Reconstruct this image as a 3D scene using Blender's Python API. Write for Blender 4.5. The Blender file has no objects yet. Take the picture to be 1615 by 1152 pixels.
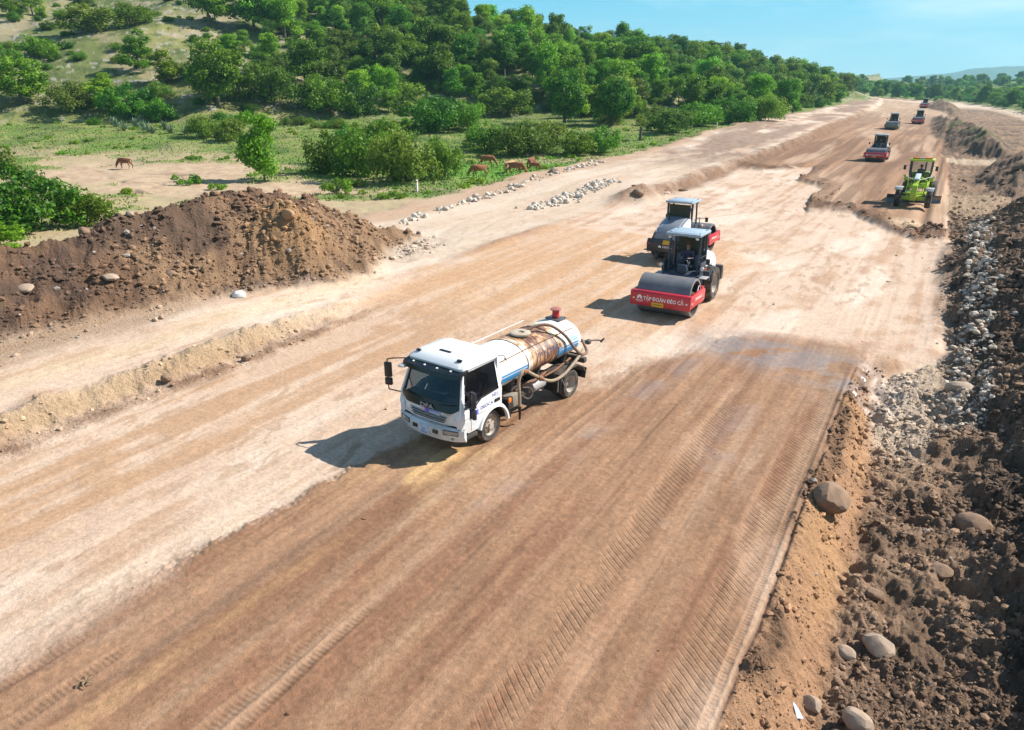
import bpy, bmesh, math, random
import numpy as np
from mathutils import Vector, Matrix, Euler

# ------------------------------------------------------------------ camera, sky, sun, exposure
# world axes: +Y runs along the new road (away from the camera), +X to its right, metres
scn = bpy.context.scene
C = scn.collection
CAM_H = 8.5
CAM_YAW = math.radians(30.0)                     # camera looks 30 degrees left of the road
cam_d = bpy.data.cameras.new('camera')
cam = bpy.data.objects.new('camera', cam_d)
C.objects.link(cam)
cam.location = (0, 0, CAM_H)
cam.rotation_euler = (math.radians(90 - 20.93), 0, CAM_YAW)
cam_d.sensor_fit = 'HORIZONTAL'
cam_d.sensor_width = 36.0
cam_d.lens = 36.0 * 1153 / 1615
cam_d.clip_start = 0.1
cam_d.clip_end = 30000
scn.camera = cam

SUN_DIR = Vector((0.73, 0.675, 0.0)).normalized()
SUN_EL = math.radians(41)
to_sun = Vector((SUN_DIR.x * math.cos(SUN_EL), SUN_DIR.y * math.cos(SUN_EL), math.sin(SUN_EL)))
sun_d = bpy.data.lights.new('sun', 'SUN')
sun_d.energy = 5.0
sun_d.angle = math.radians(0.5)
sun_d.color = (1.0, 0.945, 0.86)
sun = bpy.data.objects.new('sun', sun_d)
C.objects.link(sun)
sun.rotation_euler = (-to_sun).to_track_quat('-Z', 'Y').to_euler()
sun.location = (30, 30, 60)

w = bpy.data.worlds.new('World')
scn.world = w
w.use_nodes = True
nt = w.node_tree
nt.nodes.clear()
wo = nt.nodes.new('ShaderNodeOutputWorld')
bg = nt.nodes.new('ShaderNodeBackground')
sky = nt.nodes.new('ShaderNodeTexSky')
sky.sky_type = 'NISHITA'
sky.sun_disc = False
sky.sun_elevation = SUN_EL
sky.sun_rotation = math.atan2(SUN_DIR.x, SUN_DIR.y)
sky.air_density = 1.0
sky.dust_density = 0.4
sky.ozone_density = 2.5
# thin cirrus veils over the clear sky
tc = nt.nodes.new('ShaderNodeTexCoord')
mp = nt.nodes.new('ShaderNodeMapping'); mp.inputs['Scale'].default_value = (1.0, 1.0, 5.0)
nz = nt.nodes.new('ShaderNodeTexNoise'); nz.inputs['Scale'].default_value = 3.4
nz.inputs['Detail'].default_value = 6; nz.inputs['Roughness'].default_value = 0.55
cr = nt.nodes.new('ShaderNodeMapRange'); cr.inputs['From Min'].default_value = 0.45
cr.inputs['From Max'].default_value = 0.78; cr.inputs['To Max'].default_value = 0.6
hsv = nt.nodes.new('ShaderNodeHueSaturation')
hsv.inputs['Hue'].default_value = 0.478; hsv.inputs['Saturation'].default_value = 1.25
hsv.inputs['Value'].default_value = 1.0
mx = nt.nodes.new('ShaderNodeMix'); mx.data_type = 'RGBA'
mx.inputs[7].default_value = (13.5, 14.8, 15.0, 1)
nt.links.new(tc.outputs['Generated'], mp.inputs['Vector'])
nt.links.new(mp.outputs[0], nz.inputs['Vector'])
nt.links.new(nz.outputs[0], cr.inputs['Value'])
nt.links.new(sky.outputs[0], hsv.inputs['Color'])
# humid cyan sky: paler and greener towards the horizon all round
sxyz = nt.nodes.new('ShaderNodeSeparateXYZ'); nt.links.new(tc.outputs['Generated'], sxyz.inputs[0])
rampn = nt.nodes.new('ShaderNodeValToRGB'); nt.links.new(sxyz.outputs[2], rampn.inputs[0])
el = rampn.color_ramp.elements
el[0].position = 0.0; el[0].color = (.40, .74, .85, 1)
el[1].position = 1.0; el[1].color = (.025, .085, .24, 1)  # upper sky, out of view, darkened to lower the ambient light
e2 = el.new(0.10); e2.color = (.15, .58, .84, 1)
e3 = el.new(0.35); e3.color = (.04, .165, .37, 1)
rsc = nt.nodes.new('ShaderNodeVectorMath'); rsc.operation = 'SCALE'; rsc.inputs['Scale'].default_value = 14.6
nt.links.new(rampn.outputs[0], rsc.inputs[0])
mxs = nt.nodes.new('ShaderNodeMix'); mxs.data_type = 'RGBA'; mxs.inputs[0].default_value = .8
nt.links.new(hsv.outputs[0], mxs.inputs[6]); nt.links.new(rsc.outputs[0], mxs.inputs[7])
nt.links.new(mxs.outputs[2], mx.inputs[6])
nt.links.new(cr.outputs[0], mx.inputs[0])
nt.links.new(mx.outputs[2], bg.inputs['Color'])
nt.links.new(bg.outputs[0], wo.inputs['Surface'])
bg.inputs['Strength'].default_value = 0.052

scn.render.engine = 'CYCLES'
scn.cycles.max_bounces = 6; scn.cycles.diffuse_bounces = 3; scn.cycles.glossy_bounces = 2; scn.cycles.transmission_bounces = 4; scn.cycles.transparent_max_bounces = 8; scn.cycles.volume_bounces = 0
scn.view_settings.view_transform = 'Standard'
scn.view_settings.look = 'None'
scn.view_settings.gamma = 1.0
scn.view_settings.exposure = 0.74

R = random.Random(11)

# ------------------------------------------------------------------ small helpers
def tag(o, label=None, cat=None, group=None, kind=None):
    if label: o['label'] = label
    if cat: o['category'] = cat
    if group: o['group'] = group
    if kind: o['kind'] = kind
    return o

def link(name, me, mat=None, parent=None):
    o = bpy.data.objects.new(name, me)
    C.objects.link(o)
    if mat is not None and me is not None:
        ms = mat if isinstance(mat, (list, tuple)) else [mat]
        if not me.materials:
            for m in ms: me.materials.append(m)
    if parent is not None: o.parent = parent
    return o

def empty(name, loc=(0, 0, 0), rz=0, scale=1):
    o = bpy.data.objects.new(name, None)
    C.objects.link(o)
    o.empty_display_size = 0.3
    o.location = loc; o.rotation_euler = (0, 0, rz)
    o.scale = (scale,) * 3 if not isinstance(scale, tuple) else scale
    return o

def np_mesh(name, V, F, smooth=True):
    """V (n,3), F (m,k) all faces with the same number of corners"""
    V = np.asarray(V, dtype=np.float32); F = np.asarray(F, dtype=np.int32)
    me = bpy.data.meshes.new(name)
    k = F.shape[1]
    me.vertices.add(len(V)); me.vertices.foreach_set('co', V.ravel())
    me.loops.add(F.size); me.loops.foreach_set('vertex_index', F.ravel())
    me.polygons.add(len(F))
    me.polygons.foreach_set('loop_start', np.arange(0, F.size, k, dtype=np.int32))
    me.polygons.foreach_set('loop_total', np.full(len(F), k, dtype=np.int32))
    me.polygons.foreach_set('use_smooth', np.full(len(F), smooth, dtype=bool))
    me.update(calc_edges=True)
    return me

def vcol(me, name, arr):
    a = me.color_attributes.new(name, 'FLOAT_COLOR', 'POINT')
    arr = np.asarray(arr, dtype=np.float32)
    if arr.shape[1] == 3: arr = np.concatenate([arr, np.ones((len(arr), 1), np.float32)], 1)
    a.data.foreach_set('color', arr.ravel())

# value noise on arrays of points
def _hash(i, j, seed):
    h = i * np.uint32(374761393) + j * np.uint32(668265263) + np.uint32((seed * 982451653) & 0xffffffff)
    h = (h ^ (h >> np.uint32(13))) * np.uint32(1274126177)
    h = h ^ (h >> np.uint32(16))
    return (h & np.uint32(0xffffff)).astype(np.float32) * np.float32(1 / 0xffffff)

def vn(x, y, seed=0):
    xf = np.floor(x); yf = np.floor(y)
    fx = (x - xf).astype(np.float32); fy = (y - yf).astype(np.float32)
    xi = xf.astype(np.int32).view(np.uint32); yi = yf.astype(np.int32).view(np.uint32); o = np.uint32(1)
    fx = fx * fx * (3 - 2 * fx); fy = fy * fy * (3 - 2 * fy)
    a = _hash(xi, yi, seed); b = _hash(xi + o, yi, seed)
    c = _hash(xi, yi + o, seed); d = _hash(xi + o, yi + o, seed)
    a += (b - a) * fx; c += (d - c) * fx
    return a + (c - a) * fy      # 0..1

def fbm(x, y, seed=0, octv=4, gain=0.5):
    s = 0; a = 1.0; t = 0
    for k in range(octv):
        # rotate each octave so that the lattice does not show
        ca, sa = math.cos(0.7 * k + seed), math.sin(0.7 * k + seed)
        f = 2.03 ** k
        s = s + a * vn((x * ca - y * sa) * f, (x * sa + y * ca) * f, seed + k * 17)
        t += a; a *= gain
    return s / t

def ss(a, b, x):
    t = np.clip((x - a) / (b - a), 0, 1)
    return t * t * (3 - 2 * t)

def mixv(A, B, m):
    return A + (np.asarray(B, np.float32) - A) * m[:, None]
# ------------------------------------------------------------------ terrain
c30, s30 = math.cos(CAM_YAW), math.sin(CAM_YAW)

def curve(s):                       # the road bends to the left far away
    return -0.000245 * np.maximum(0, s - 180) ** 2

def poly_dist(x, y, pts):
    """distance to a polyline, interpolated 3rd value and signed side (left > 0)"""
    best = np.full(x.shape, 1e9, np.float32); val = np.zeros(x.shape, np.float32); side = np.zeros(x.shape, np.float32)
    for k in range(len(pts) - 1):
        ax, ay, av = pts[k]; bx, by, bv = pts[k + 1]
        dx, dy = bx - ax, by - ay; L2 = dx * dx + dy * dy
        t = np.clip(((x - ax) * dx + (y - ay) * dy) / L2, 0, 1)
        d = np.hypot(x - ax - t * dx, y - ay - t * dy)
        m = d < best
        best = np.where(m, d, best); val = np.where(m, av + (bv - av) * t, val)
        side = np.where(m, dx * (y - ay) - dy * (x - ax), side)
    return best, val, side

HEAPS = {   # crest lines (x, y, height) and slope
 'L': ([(-36, -25, 2.2), (-31.6, 4, 2.4), (-30.4, 13, 2.45), (-29.7, 17.5, 2.65), (-29.2, 21, 3.0), (-28.8, 25.0, 4.0), (-28.2, 27.2, 3.4), (-27.6, 30.5, 1.6), (-26.5, 34.5, 0.2)], 0.62),
 'R1': ([(6.0, -20, 1.9), (5.6, 8, 2.0), (5.5, 20, 2.5), (5.4, 32, 3.0), (5.3, 45, 3.2), (5.5, 56, 2.4), (6.2, 66, 0.2)], 0.68),
 'R2': ([(5.2, 74, 0.4), (6.0, 84, 2.1), (6.6, 96, 2.1), (7.4, 107, 0.4)], 0.6),
 'R3': ([(6.0, 112, 0.5), (4.6, 120, 2.2), (3.3, 132, 2.8), (1.9, 150, 2.9), (0.3, 170, 2.5), (-2.4, 195, 1.6), (-4.5, 222, 0.5)], 0.6),
 'R4': ([(-1.5, 262, 1.0), (-4, 290, 3.4), (-7, 325, 3.2), (-11, 352, 0.5)], 0.5),
}
# hill foot in camera-aligned metres (right, forward) with the height the hill climbs to
HILL = [(-420, 90, 80), (-200, 108, 75), (-52, 126, 66), (-27, 138, 58), (12, 142, 44), (39, 152, 36), (83, 217, 27), (150, 340, 19), (225, 492, 13), (300, 650, 9), (420, 900, 8)]
RIGHT = [(1200, 300, 44), (560, 370, 38), (400, 440, 26), (330, 600, 15), (300, 900, 10)]

def terrain(x, y):
    """height, albedo, masks and region of the ground at road coordinates (x, y)"""
    x = np.asarray(x, np.float32); y = np.asarray(y, np.float32)
    n = len(x)
    cx = c30 * x + s30 * y; cy = -s30 * x + c30 * y         # camera-aligned (right, forward)
    lc = x - curve(y)
    z = np.zeros(n, np.float32)
    wob = (fbm(x * .35, y * .35, 3, 3) - .5)
    n1 = fbm(x * .9, y * .9, 5, 4); n2 = fbm(x * 3.1, y * 3.1, 8, 4); n3 = fbm(x * .12, y * .12, 9, 3)
    st = fbm(x * 2.2, y * .10, 21, 4)                        # streaks along the road
    st2 = fbm(x * 6.0, y * .22, 25, 3)
    grit = fbm(x * 14, y * 14, 31, 2)
    near = np.clip(1.6 - cy / 40, 0, 1)

    # ---------------- base colours
    pale = np.array([.595, .44, .335], np.float32)
    col = np.tile(pale, (n, 1))
    clod = np.full(n, .15, np.float32); tread = np.zeros(n, np.float32); wet = np.zeros(n, np.float32)
    reg = np.zeros(n, np.int32)
    col = mixv(col, [.43, .268, .17], ss(.44, .66, st * .6 + n1 * .4) * .8)
    col = mixv(col, [.69, .56, .455], ss(.50, .68, fbm(x * .5, y * .16, 41, 4)) * .8)
    z += (n1 - .5) * .05 + (n2 - .5) * .02 + (st2 - .5) * .03

    scr = ss(.66, .72, fbm(x * 2.6, y * .9, 131, 4)) + ss(.67, .73, fbm((x + y * .35) * 3.4, (y - x * .35) * 1.1, 133, 4))
    scr = np.clip(scr, 0, 1) * ss(.42, .58, fbm(x * .3, y * .3, 135, 3))
    col = mixv(col, [.36, .235, .15], scr * .6)
    for pts, wd in (([(-13.5, 33, 0), (-11.5, 40, 0), (-9.2, 46, 0), (-8.6, 52, 0), (-9.5, 60, 0)], 1.8), ([(-9.5, 34, 0), (-6.5, 38, 0), (-4.5, 45, 0), (-5.5, 53, 0)], 1.7), ([(-17, 46, 0), (-12, 56, 0), (-11.5, 66, 0)], 1.8), ([(-24, 30, 0), (-26.5, 42, 0), (-29, 56, 0), (-29.5, 80, 0)], 2.0)):
        dt, _v, sd_ = poly_dist(x, y, pts)
        tk = np.exp(-((np.abs(np.where(sd_ > 0, dt, -dt)) - wd / 2) / .17) ** 2) * ss(.35, .6, fbm(x * .4, y * .4, 155, 3))
        col = mixv(col, [.40, .26, .165], tk * .5); z -= tk * .03
    # light brown, rolled patch in the middle of the carriageway
    bm = ss(-22.0 , -20.6, x + wob * 2.5) * ss(-6.5, -9.0, x + wob * 4) * ss(19, 26, y + wob * 7) * ss(43.5, 41.5, y + wob * 3 - (x + 15) * .12)
    col = mixv(col, [.50, .305, .175], bm * (.55 + .4 * ss(.35, .65, st)))
    z += bm * .05

    # left working strip between haul road and red layer
    lm = ss(-20.6, -19.3, x + wob) * ss(-12.2, -14.5, x + wob * 3) * ss(27, 19, y)
    col = mixv(col, [.45, .28, .17], lm * (.45 + .5 * ss(.40, .58, st * .7 + n1 * .3)))
    near_red = ss(-13.5, -11.6, x + wob * 1.4) * ss(20, 12, y)
    col = mixv(col, [.64, .505, .385], near_red * ss(.4, .6, n3 * .4 + n1 * .6) * .6)

    # red-brown fresh layer, where the water truck works
    ledge_l = np.interp(y, [-30, 4, 12, 16.5, 18.9, 22.8, 25.4, 26.9, 27.6], [-11.35, -11.35, -11.05, -9.6, -8.1, -6.9, -5.6, -4.6, -1.0])
    rim = np.minimum(x - (ledge_l + wob * .5), -1.1 - x)
    rim = np.minimum(rim, 27.2 + wob * 1.5 - y)
    feather = .22 + .9 * ss(.35, .65, fbm(x * .25, y * .25, 143, 2))
    red = ss(-1, 1.3, (rim + (n2 - .5) * .35 + (grit - .5) * .25 + (n1 - .5) * .3) / feather)
    rc = np.tile(np.array([.335, .192, .112], np.float32), (n, 1))
    rc = mixv(rc, [.245, .122, .070], ss(.48, .68, st) * .75)
    rc = mixv(rc, [.43, .262, .165], ss(.56, .74, fbm(x * 1.1, y * .25, 44, 4)) * .7)
    rc = mixv(rc, [.36, .245, .165], ss(.58, .74, fbm(x * 1.8, y * .09, 47, 3)) * .5)
    yl = np.exp(-((x + 9.15 + (y - 6) * -.02) / .16) ** 2) * ss(10.5, 7.5, y)
    rc = mixv(rc, [.47, .28, .14], yl * .6)
    yl2 = np.exp(-((x + 9.5) / 1.2) ** 2) * np.exp(-((y - 12.5) / 1.6) ** 2)
    rc = mixv(rc, [.55, .35, .17], np.clip(yl2 * 1.3 * ss(.3, .6, n1), 0, 1))
    rc *= (.80 + .40 * grit)[:, None]
    rc = mixv(rc, [.20, .105, .06], ss(.60, .70, fbm(x * 2.0, y * .3, 163, 4)) * .4)
    rc = mixv(rc, [.225, .118, .068], ss(.52, .62, fbm(x * 3.2, y * .06, 165, 3)) * .4)
    rc = mixv(rc, [.42, .25, .155], ss(.56, .66, fbm(x * 2.6, y * .05, 167, 3)) * .35)
    col = col * (1 - red[:, None]) + rc * red[:, None]
    z += red * .10
    # wheel ruts and tread bands pressed into the layer
    fine = np.zeros(n, np.float32)
    for c0, w0, dep, big in ((-10.95, .15, .022, 0), (-10.2, .12, .015, 0), (-9.0, .10, .02, 0), (-7.25, .13, .02, 0), (-6.95, .1, .015, 0), (-5.6, .12, .012, 0), (-4.15, .27, .010, 1), (-1.95, .30, .010, 1), (-1.56, .06, .02, 0)):
        off = (fbm(y * .06, y * 0 + c0, 51, 3) - .5) * ((.16 if c0 > -2 else .3) if big or c0 > -2 else 1.3)
        d = (x - c0 - off) / w0
        g = np.exp(-d ** 4)
        if big: gap = ss(26.0, 24.0, y) * ss(.34, .52, n1 * .5 + fbm(x * .5, y * .25, 55, 3) * .5)
        elif c0 > -2: gap = ss(24, 22, y)
        else: gap = ss(.47, .60, fbm(y * .13, y * 0 + c0 * 3, 53, 3)) * ss(.3, .5, n1)
        z += (np.exp(-(np.abs(d) - 1.3) ** 2 * 10) * .6 - g) * dep * red * gap
        if big: tread = np.maximum(tread, g * red * gap)
        else: fine = np.maximum(fine, g * red * gap)
        col *= (1 - (.05 if big else .17) * g * red * gap)[:, None]
    # water lying where the truck turned
    wp = np.exp(-((y - 24.0 + (x + 3) * .30) / 1.5) ** 2) * ss(-8.0, -5.2, x) * ss(.6, -.6, x)
    wet = np.maximum(wet, np.clip(wp * 1.5 * ss(.32, .52, fbm(x * .8, y * 1.4, 57, 3)), 0, 1))
    ws = np.exp(-((x + 6.3 - (y - 19) * .13 + wob * 1.0) / .35) ** 2) * ss(8, 15, y) * ss(24, 22, y)
    wet = np.maximum(wet, ws * .75 * ss(.4, .6, n1))
    ws = np.exp(-((x + 3.6) / .5) ** 2) * ss(10, 14, y) * ss(22, 18, y)
    wet = np.maximum(wet, ws * .5 * ss(.45, .6, n1))

    # far stretch: fresh brown fill spread by the grader
    def fill(xx, yy):
        nose = np.interp(xx, [-20, -17, -12.5, -12.0, -8.9, -8.6, -5, -3.4, -1.0, .4], [84, 83, 88, 75.5, 70, 58, 57, 53.2, 49.2, 49.8])
        return ss(-.7, .9, yy - nose - wob * 2.5 - (n1 - .5) * 2)
    fr = fill(x + wob * 1.2, y)
    edge = np.clip(fr - .5 * fill(x - 1.3, y - 2.6) - .5 * fill(x + 1.3, y - 4.0), 0, 1)
    lat = ss(-20.6, -19.6, lc + wob) * ss(1.0, .4, lc + wob * .6)
    fr = fr * lat; edge = edge * lat
    fc = np.tile(np.array([.365, .208, .122], np.float32), (n, 1))
    fc = mixv(fc, [.235, .13, .078], ss(.43, .60, fbm(x * .8, y * .05, 61, 4)) * .85)
    fc = mixv(fc, [.52, .35, .235], ss(.5, .68, fbm(x * .35, y * .04, 63, 4)) * .8)
    fc = mixv(fc, [.19, .105, .062], np.clip(edge * (.6 + .8 * n1), 0, 1) * .9)
    fc *= (.66 + .46 * fbm(x * 1.6, y * .10, 153, 3))[:, None]
    fc = mixv(fc, [.17, .095, .058], ss(.57, .66, fbm(x * 2.4, y * .05, 173, 3)) * .6)
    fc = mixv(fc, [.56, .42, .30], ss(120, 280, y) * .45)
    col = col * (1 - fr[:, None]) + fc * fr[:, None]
    z += (fr * .16 + edge * ((n1 - .25) * .5 + (n2 - .4) * .3)) * ss(260, 180, y)
    clod = np.maximum(clod, edge * .9)
    rut = np.exp(-((lc + .75) / .3) ** 2) * ss(47, 52, y) * ss(120, 105, y)
    z -= rut * .22; col = mixv(col, [.20, .11, .065], rut * .7)
    hole = np.exp(-(((x + 1.6) / 1.0) ** 4 + ((y - 54.2) / 1.7) ** 4))
    col = mixv(col, [.56, .41, .27], hole * .9); z -= hole * .12

    # right edge of the embankment and the cut beside it
    base_e = np.interp(y, [-30, 24.5, 27.5, 47, 52, 110, 118, 300], [-1.42, -1.42, .65, .85, .2, -.6, -1.6, -1.9]) + wob * .12
    dd = lc - base_e
    drop = np.interp(y, [-30, 20, 25, 28, 60, 80, 300], [.85, .80, .35, .22, .22, .3, .5])
    width = np.interp(y, [-30, 20, 26, 300], [1.25, 1.2, .6, .8])
    dsc = ss(0, 1, dd / width)
    z -= drop * dsc
    offr = ss(-.02, .10, dd)
    bank = offr * ss(1.5, .9, dd / width) * ss(27, 23, y)
    col = mixv(col, [.355, .198, .108], bank * .95)
    col = mixv(col, [.42, .24, .122], bank * ss(.5, .66, n1) * .8)
    z += bank * ((n2 - .5) * .16 + (n1 - .5) * .14)
    crum = np.exp(-((dd - .25 + (n1 - .5) * .5) / .22) ** 2) * ss(27, 23, y) * ss(.45, .6, fbm(x * .8, y * .5, 151, 3))
    col = mixv(col, [.17, .10, .062], crum * .8); z += crum * ((n2 - .3) * .22); clod = np.maximum(clod, crum)
    crk = np.exp(-((dd - .02 - (n2 - .5) * .06) / .035) ** 2) * ss(26, 23, y)
    col = mixv(col, [.15, .08, .05], crk * .7); z -= crk * .05
    clod = np.maximum(clod, bank * .55)
    soil = ss(.75, 1.25, dd / width + (n1 - .5) * .5) * ss(420, 330, y)
    sc = np.tile(np.array([.215, .138, .09], np.float32), (n, 1))
    sc = mixv(sc, [.345, .225, .145], ss(.40, .66, n1) * .8)
    sc = mixv(sc, [.12, .08, .056], ss(.54, .72, fbm(x * .4, y * .4, 71, 4)) * .75)
    sc *= (.7 + .6 * n2)[:, None]
    col = col * (1 - soil[:, None]) + sc * soil[:, None]
    clod = np.maximum(clod, soil)
    rdg = 1 - 2 * np.abs(fbm(x * 1.7, y * 1.7, 145, 4) - .5)
    z += soil * ((n1 - .5) * .50 + (n2 - .5) * .30 + (rdg - .7) * .28 + np.abs(grit - .5) * .14 * near)
    # pale rubble apron
    pa = ss(.6, 1.1, dd / width) * ss(.2, -.5, x - np.interp(y, [18, 23, 30], [.6, 1.3, 1.2]) + wob) * ss(18.5, 21, y + wob * 2) * ss(32, 29, y)
    col = mixv(col, [.60, .47, .35], pa * .85)
    ap = np.exp(-((x - np.interp(y, [20, 24, 30, 45, 60], [1.5, 1.9, 1.95, 2.25, 2.6]) + wob) / .65) ** 4) * ss(21.5, 24, y) * ss(62, 54, y)
    col = mixv(col, [.54, .44, .345], ap * (.35 + .5 * n2)); z += ap * .10
    ap2 = ss(.1, .6, dd) * ss(12, 7, dd) * ss(103, 106, y) * ss(114, 111, y)
    col = mixv(col, [.52, .40, .28], ap2 * .9)
    ap3 = ss(.1, .6, dd) * ss(9, 5, dd) * ss(58, 64, y) * ss(78, 72, y)
    col = mixv(col, [.42, .30, .20], ap3 * .7)

    # ledge on the left: haul road lies higher than the carriageway
    el = -19.9 + wob * .5
    up1 = ss(.35, -.35, x - el + (n2 - .5) * .25) * ss(27, 17, y) * .42
    z += up1
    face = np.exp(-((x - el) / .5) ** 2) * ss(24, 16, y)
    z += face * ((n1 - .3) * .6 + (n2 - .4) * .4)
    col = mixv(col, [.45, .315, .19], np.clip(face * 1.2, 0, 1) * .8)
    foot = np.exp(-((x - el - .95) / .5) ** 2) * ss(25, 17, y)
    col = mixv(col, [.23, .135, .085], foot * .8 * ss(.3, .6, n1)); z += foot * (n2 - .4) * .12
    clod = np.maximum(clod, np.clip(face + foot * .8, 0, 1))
    el2 = np.interp(y, [40, 55, 66, 92, 130, 220, 400], [-21.5, -21.2, -19.9, -20.6, -18.8, -21, -21]) + wob * 1.0
    d2 = lc - el2
    on2 = ss(50, 64, y)
    z += ss(.5, -.7, d2 + (n2 - .5) * .6) * on2 * .6
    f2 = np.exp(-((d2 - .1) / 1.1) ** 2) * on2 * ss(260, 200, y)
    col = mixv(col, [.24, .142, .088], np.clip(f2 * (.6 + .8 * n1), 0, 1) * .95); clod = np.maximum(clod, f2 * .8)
    z += f2 * (n1 - .4) * .5
    hr = ss(-21, -22.5, x + wob) * ss(-33.5, -31.5, x + wob * 2)
    col = mixv(col, [.56, .45, .345], hr * .55 * ss(24, 36, y) * ss(95, 80, y))
    hb = ss(-20.5, -23, lc + wob * 2) * ss(66, 92, y) * ss(.30, .56, fbm(x * .25, y * .1, 77, 4))
    col = mixv(col, [.25, .165, .12], hb * .85); z += hb * (n1 - .5) * .3
    # yellow haul road near, brown verge at the foot of the heap
    yb = ss(-22.8, -24.6, x + wob * 1.6) * ss(34, 28, y)
    col = mixv(col, [.33, .225, .145], yb * .75); clod = np.maximum(clod, yb * .5)
    yb2 = np.exp(-((x + 22.2 + wob * 1.2) / .9) ** 2) * ss(30, 20, y)
    col = mixv(col, [.62, .47, .30], yb2 * .5)
    # scraped, greyish stretch where the heap ends
    gr = np.exp(-(((x + 25.5) / 2.6) ** 2 + ((y - 31) / 6) ** 2))
    col = mixv(col, [.50, .42, .34], gr * .7); z += gr * (n1 - .5) * .35; clod = np.maximum(clod, gr * .6)
    cl = np.exp(-(((x + 20.8) / 1.5) ** 2 + ((y - 56) / 2.8) ** 2))
    z += cl * (.5 + n1 * .7); col = mixv(col, [.33, .21, .14], np.clip(cl * 1.3, 0, 1)); clod = np.maximum(clod, cl)
    cl = np.exp(-(((x + 21.5) / .55) ** 2 + ((y - 38.0) / 6.5) ** 2))
    z += cl * (.08 + n1 * .2); col = mixv(col, [.36, .21, .125], np.clip(cl, 0, 1) * .9)
    verge = ss(-31.0, -33.0, x + wob * 2) * ss(-37.5, -35, x + wob * 3) * ss(30, 40, y)
    col = mixv(col, [.43, .285, .185], verge * .8)

    # ---------------- field, hill
    fw = wob * 5 + (n1 - .5) * 3
    edge_f = np.interp(y, [-60, 30, 45, 80, 120, 170, 240, 330, 400], [-32, -33, -35.5, -35, -33.5, -32, -31, -29, -22])
    fm = ss(.8, -1.2, lc - edge_f + fw * .5)
    rm = ss(16, 19, lc + fw * .6) * ss(-10, 30, y) * ss(110, 90, y); rm = np.maximum(rm, ss(23, 26, lc + fw * .4) * ss(60, 75, y))
    farm = ss(-60, 60, y) * ss(430, 470, cy + fw * 4)
    grass = np.maximum(np.maximum(fm, rm), farm)
    gn = fbm(x * .09, y * .09, 81, 4); gn2 = fbm(x * .33, y * .33, 83, 4)
    gc = np.tile(np.array([.15, .215, .045], np.float32), (n, 1))
    gc = mixv(gc, [.25, .25, .085], ss(.42, .66, gn2) * .8)
    gc = mixv(gc, [.09, .135, .035], ss(.52, .7, fbm(x * .2, y * .2, 85, 4)) * .7)
    sand = ss(.47, .56, gn * .65 + gn2 * .35 - .0) * ss(105, 85, cy)
    sb = np.exp(-(((cx + 38) / 17) ** 2 + ((cy - 80) / 13) ** 2)) + np.exp(-(((cx + 22) / 13) ** 2 + ((cy - 66) / 6) ** 2))
    gn3 = fbm(x * 1.1, y * 1.1, 157, 4)
    sand = np.clip(np.maximum(sand * .75, ss(.42, .66, np.clip(sb, 0, 1.2) * (.25 + .9 * gn2 + .55 * gn3))), 0, 1)
    gul = ss(.035, .0, np.abs(fbm(cx * .05, cy * .12, 159, 4) - .5)) * ss(60, 66, cy) * ss(104, 92, cy) * ss(.45, .6, gn2)
    pad = np.exp(-(((cx - 0) / 13) ** 2 + ((cy - 79) / 8) ** 2))
    sand *= 1 - np.clip(pad * 1.6, 0, 1)
    gc = mixv(gc, [.52, .375, .26], sand * .9)
    gc = mixv(gc, [.40, .27, .18], sand * ss(.5, .62, gn3) * .7)
    gc = mixv(gc, [.15, .10, .065], gul * .6)
    gc = mixv(gc, [.115, .27, .025], np.clip(pad * 1.7, 0, 1) * (.6 + .4 * gn2))
    lf = ss(-26, -36, cx) * ss(66, 56, cy)
    gc = mixv(gc, [.19, .24, .055], lf * .7 * ss(.3, .55, gn2))
    col = col * (1 - grass[:, None]) + gc * grass[:, None]
    z = z * (1 - grass * .8) + grass * ((gn2 - .5) * .35 + (n1 - .5) * .12 * near - sand * .18 - gul * .25 + (gn3 - .5) * .12)
    clod *= 1 - grass * .7
    wet *= 1 - grass

    d, hv, side = poly_dist(cx, cy, HILL)
    D = np.where(side > 0, d, -d) + (fbm(cx * .02, cy * .02, 91, 3) - .5) * 26
    z += ss(-46, 0, D) * 2.6
    Dp = np.maximum(D, 0)
    rough = (fbm(cx * .03, cy * .03, 93, 4) - .5)
    hz = hv * (1 - np.exp(-Dp * .36 / hv)) * (1 + rough * .35 * ss(0, 60, Dp))
    z += hz + ss(0, 20, Dp) * (fbm(cx * .15, cy * .15, 95, 4) - .5) * 1.2
    hill = ss(-4, 6, D)
    hc = np.tile(np.array([.22, .215, .075], np.float32), (n, 1))
    hc = mixv(hc, [.12, .15, .045], ss(.42, .62, fbm(cx * .06, cy * .06, 97, 4)) * .8)
    hc = mixv(hc, [.34, .275, .165], ss(.50, .66, fbm(cx * .14, cy * .14, 99, 5)) * .8)
    hc = mixv(hc, [.07, .10, .03], ss(.56, .66, fbm(cx * .45, cy * .45, 149, 4)) * .8)
    hc = mixv(hc, [.36, .32, .27], ss(.64, .70, fbm(cx * .8, cy * .8, 101, 3)) * .8)
    col = col * (1 - hill[:, None]) + hc * hill[:, None]
    d, hv, side = poly_dist(cx, cy, RIGHT)
    D2 = np.where(side < 0, d, -d)
    z += hv * (1 - np.exp(-np.maximum(D2, 0) * .16 / hv)) * (1 + rough * .5)

    # pale track on the right
    tx = np.interp(y, [100, 150, 190, 240, 330, 420, 520], [13.5, 14.5, 17.5, 21, 16, 6, -8])
    tr = np.exp(-((x - tx + wob * 2) / np.interp(y, [100, 180, 400], [2.5, 4.0, 4])) ** 4) * ss(95, 120, y) * ss(520, 470, y)
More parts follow.
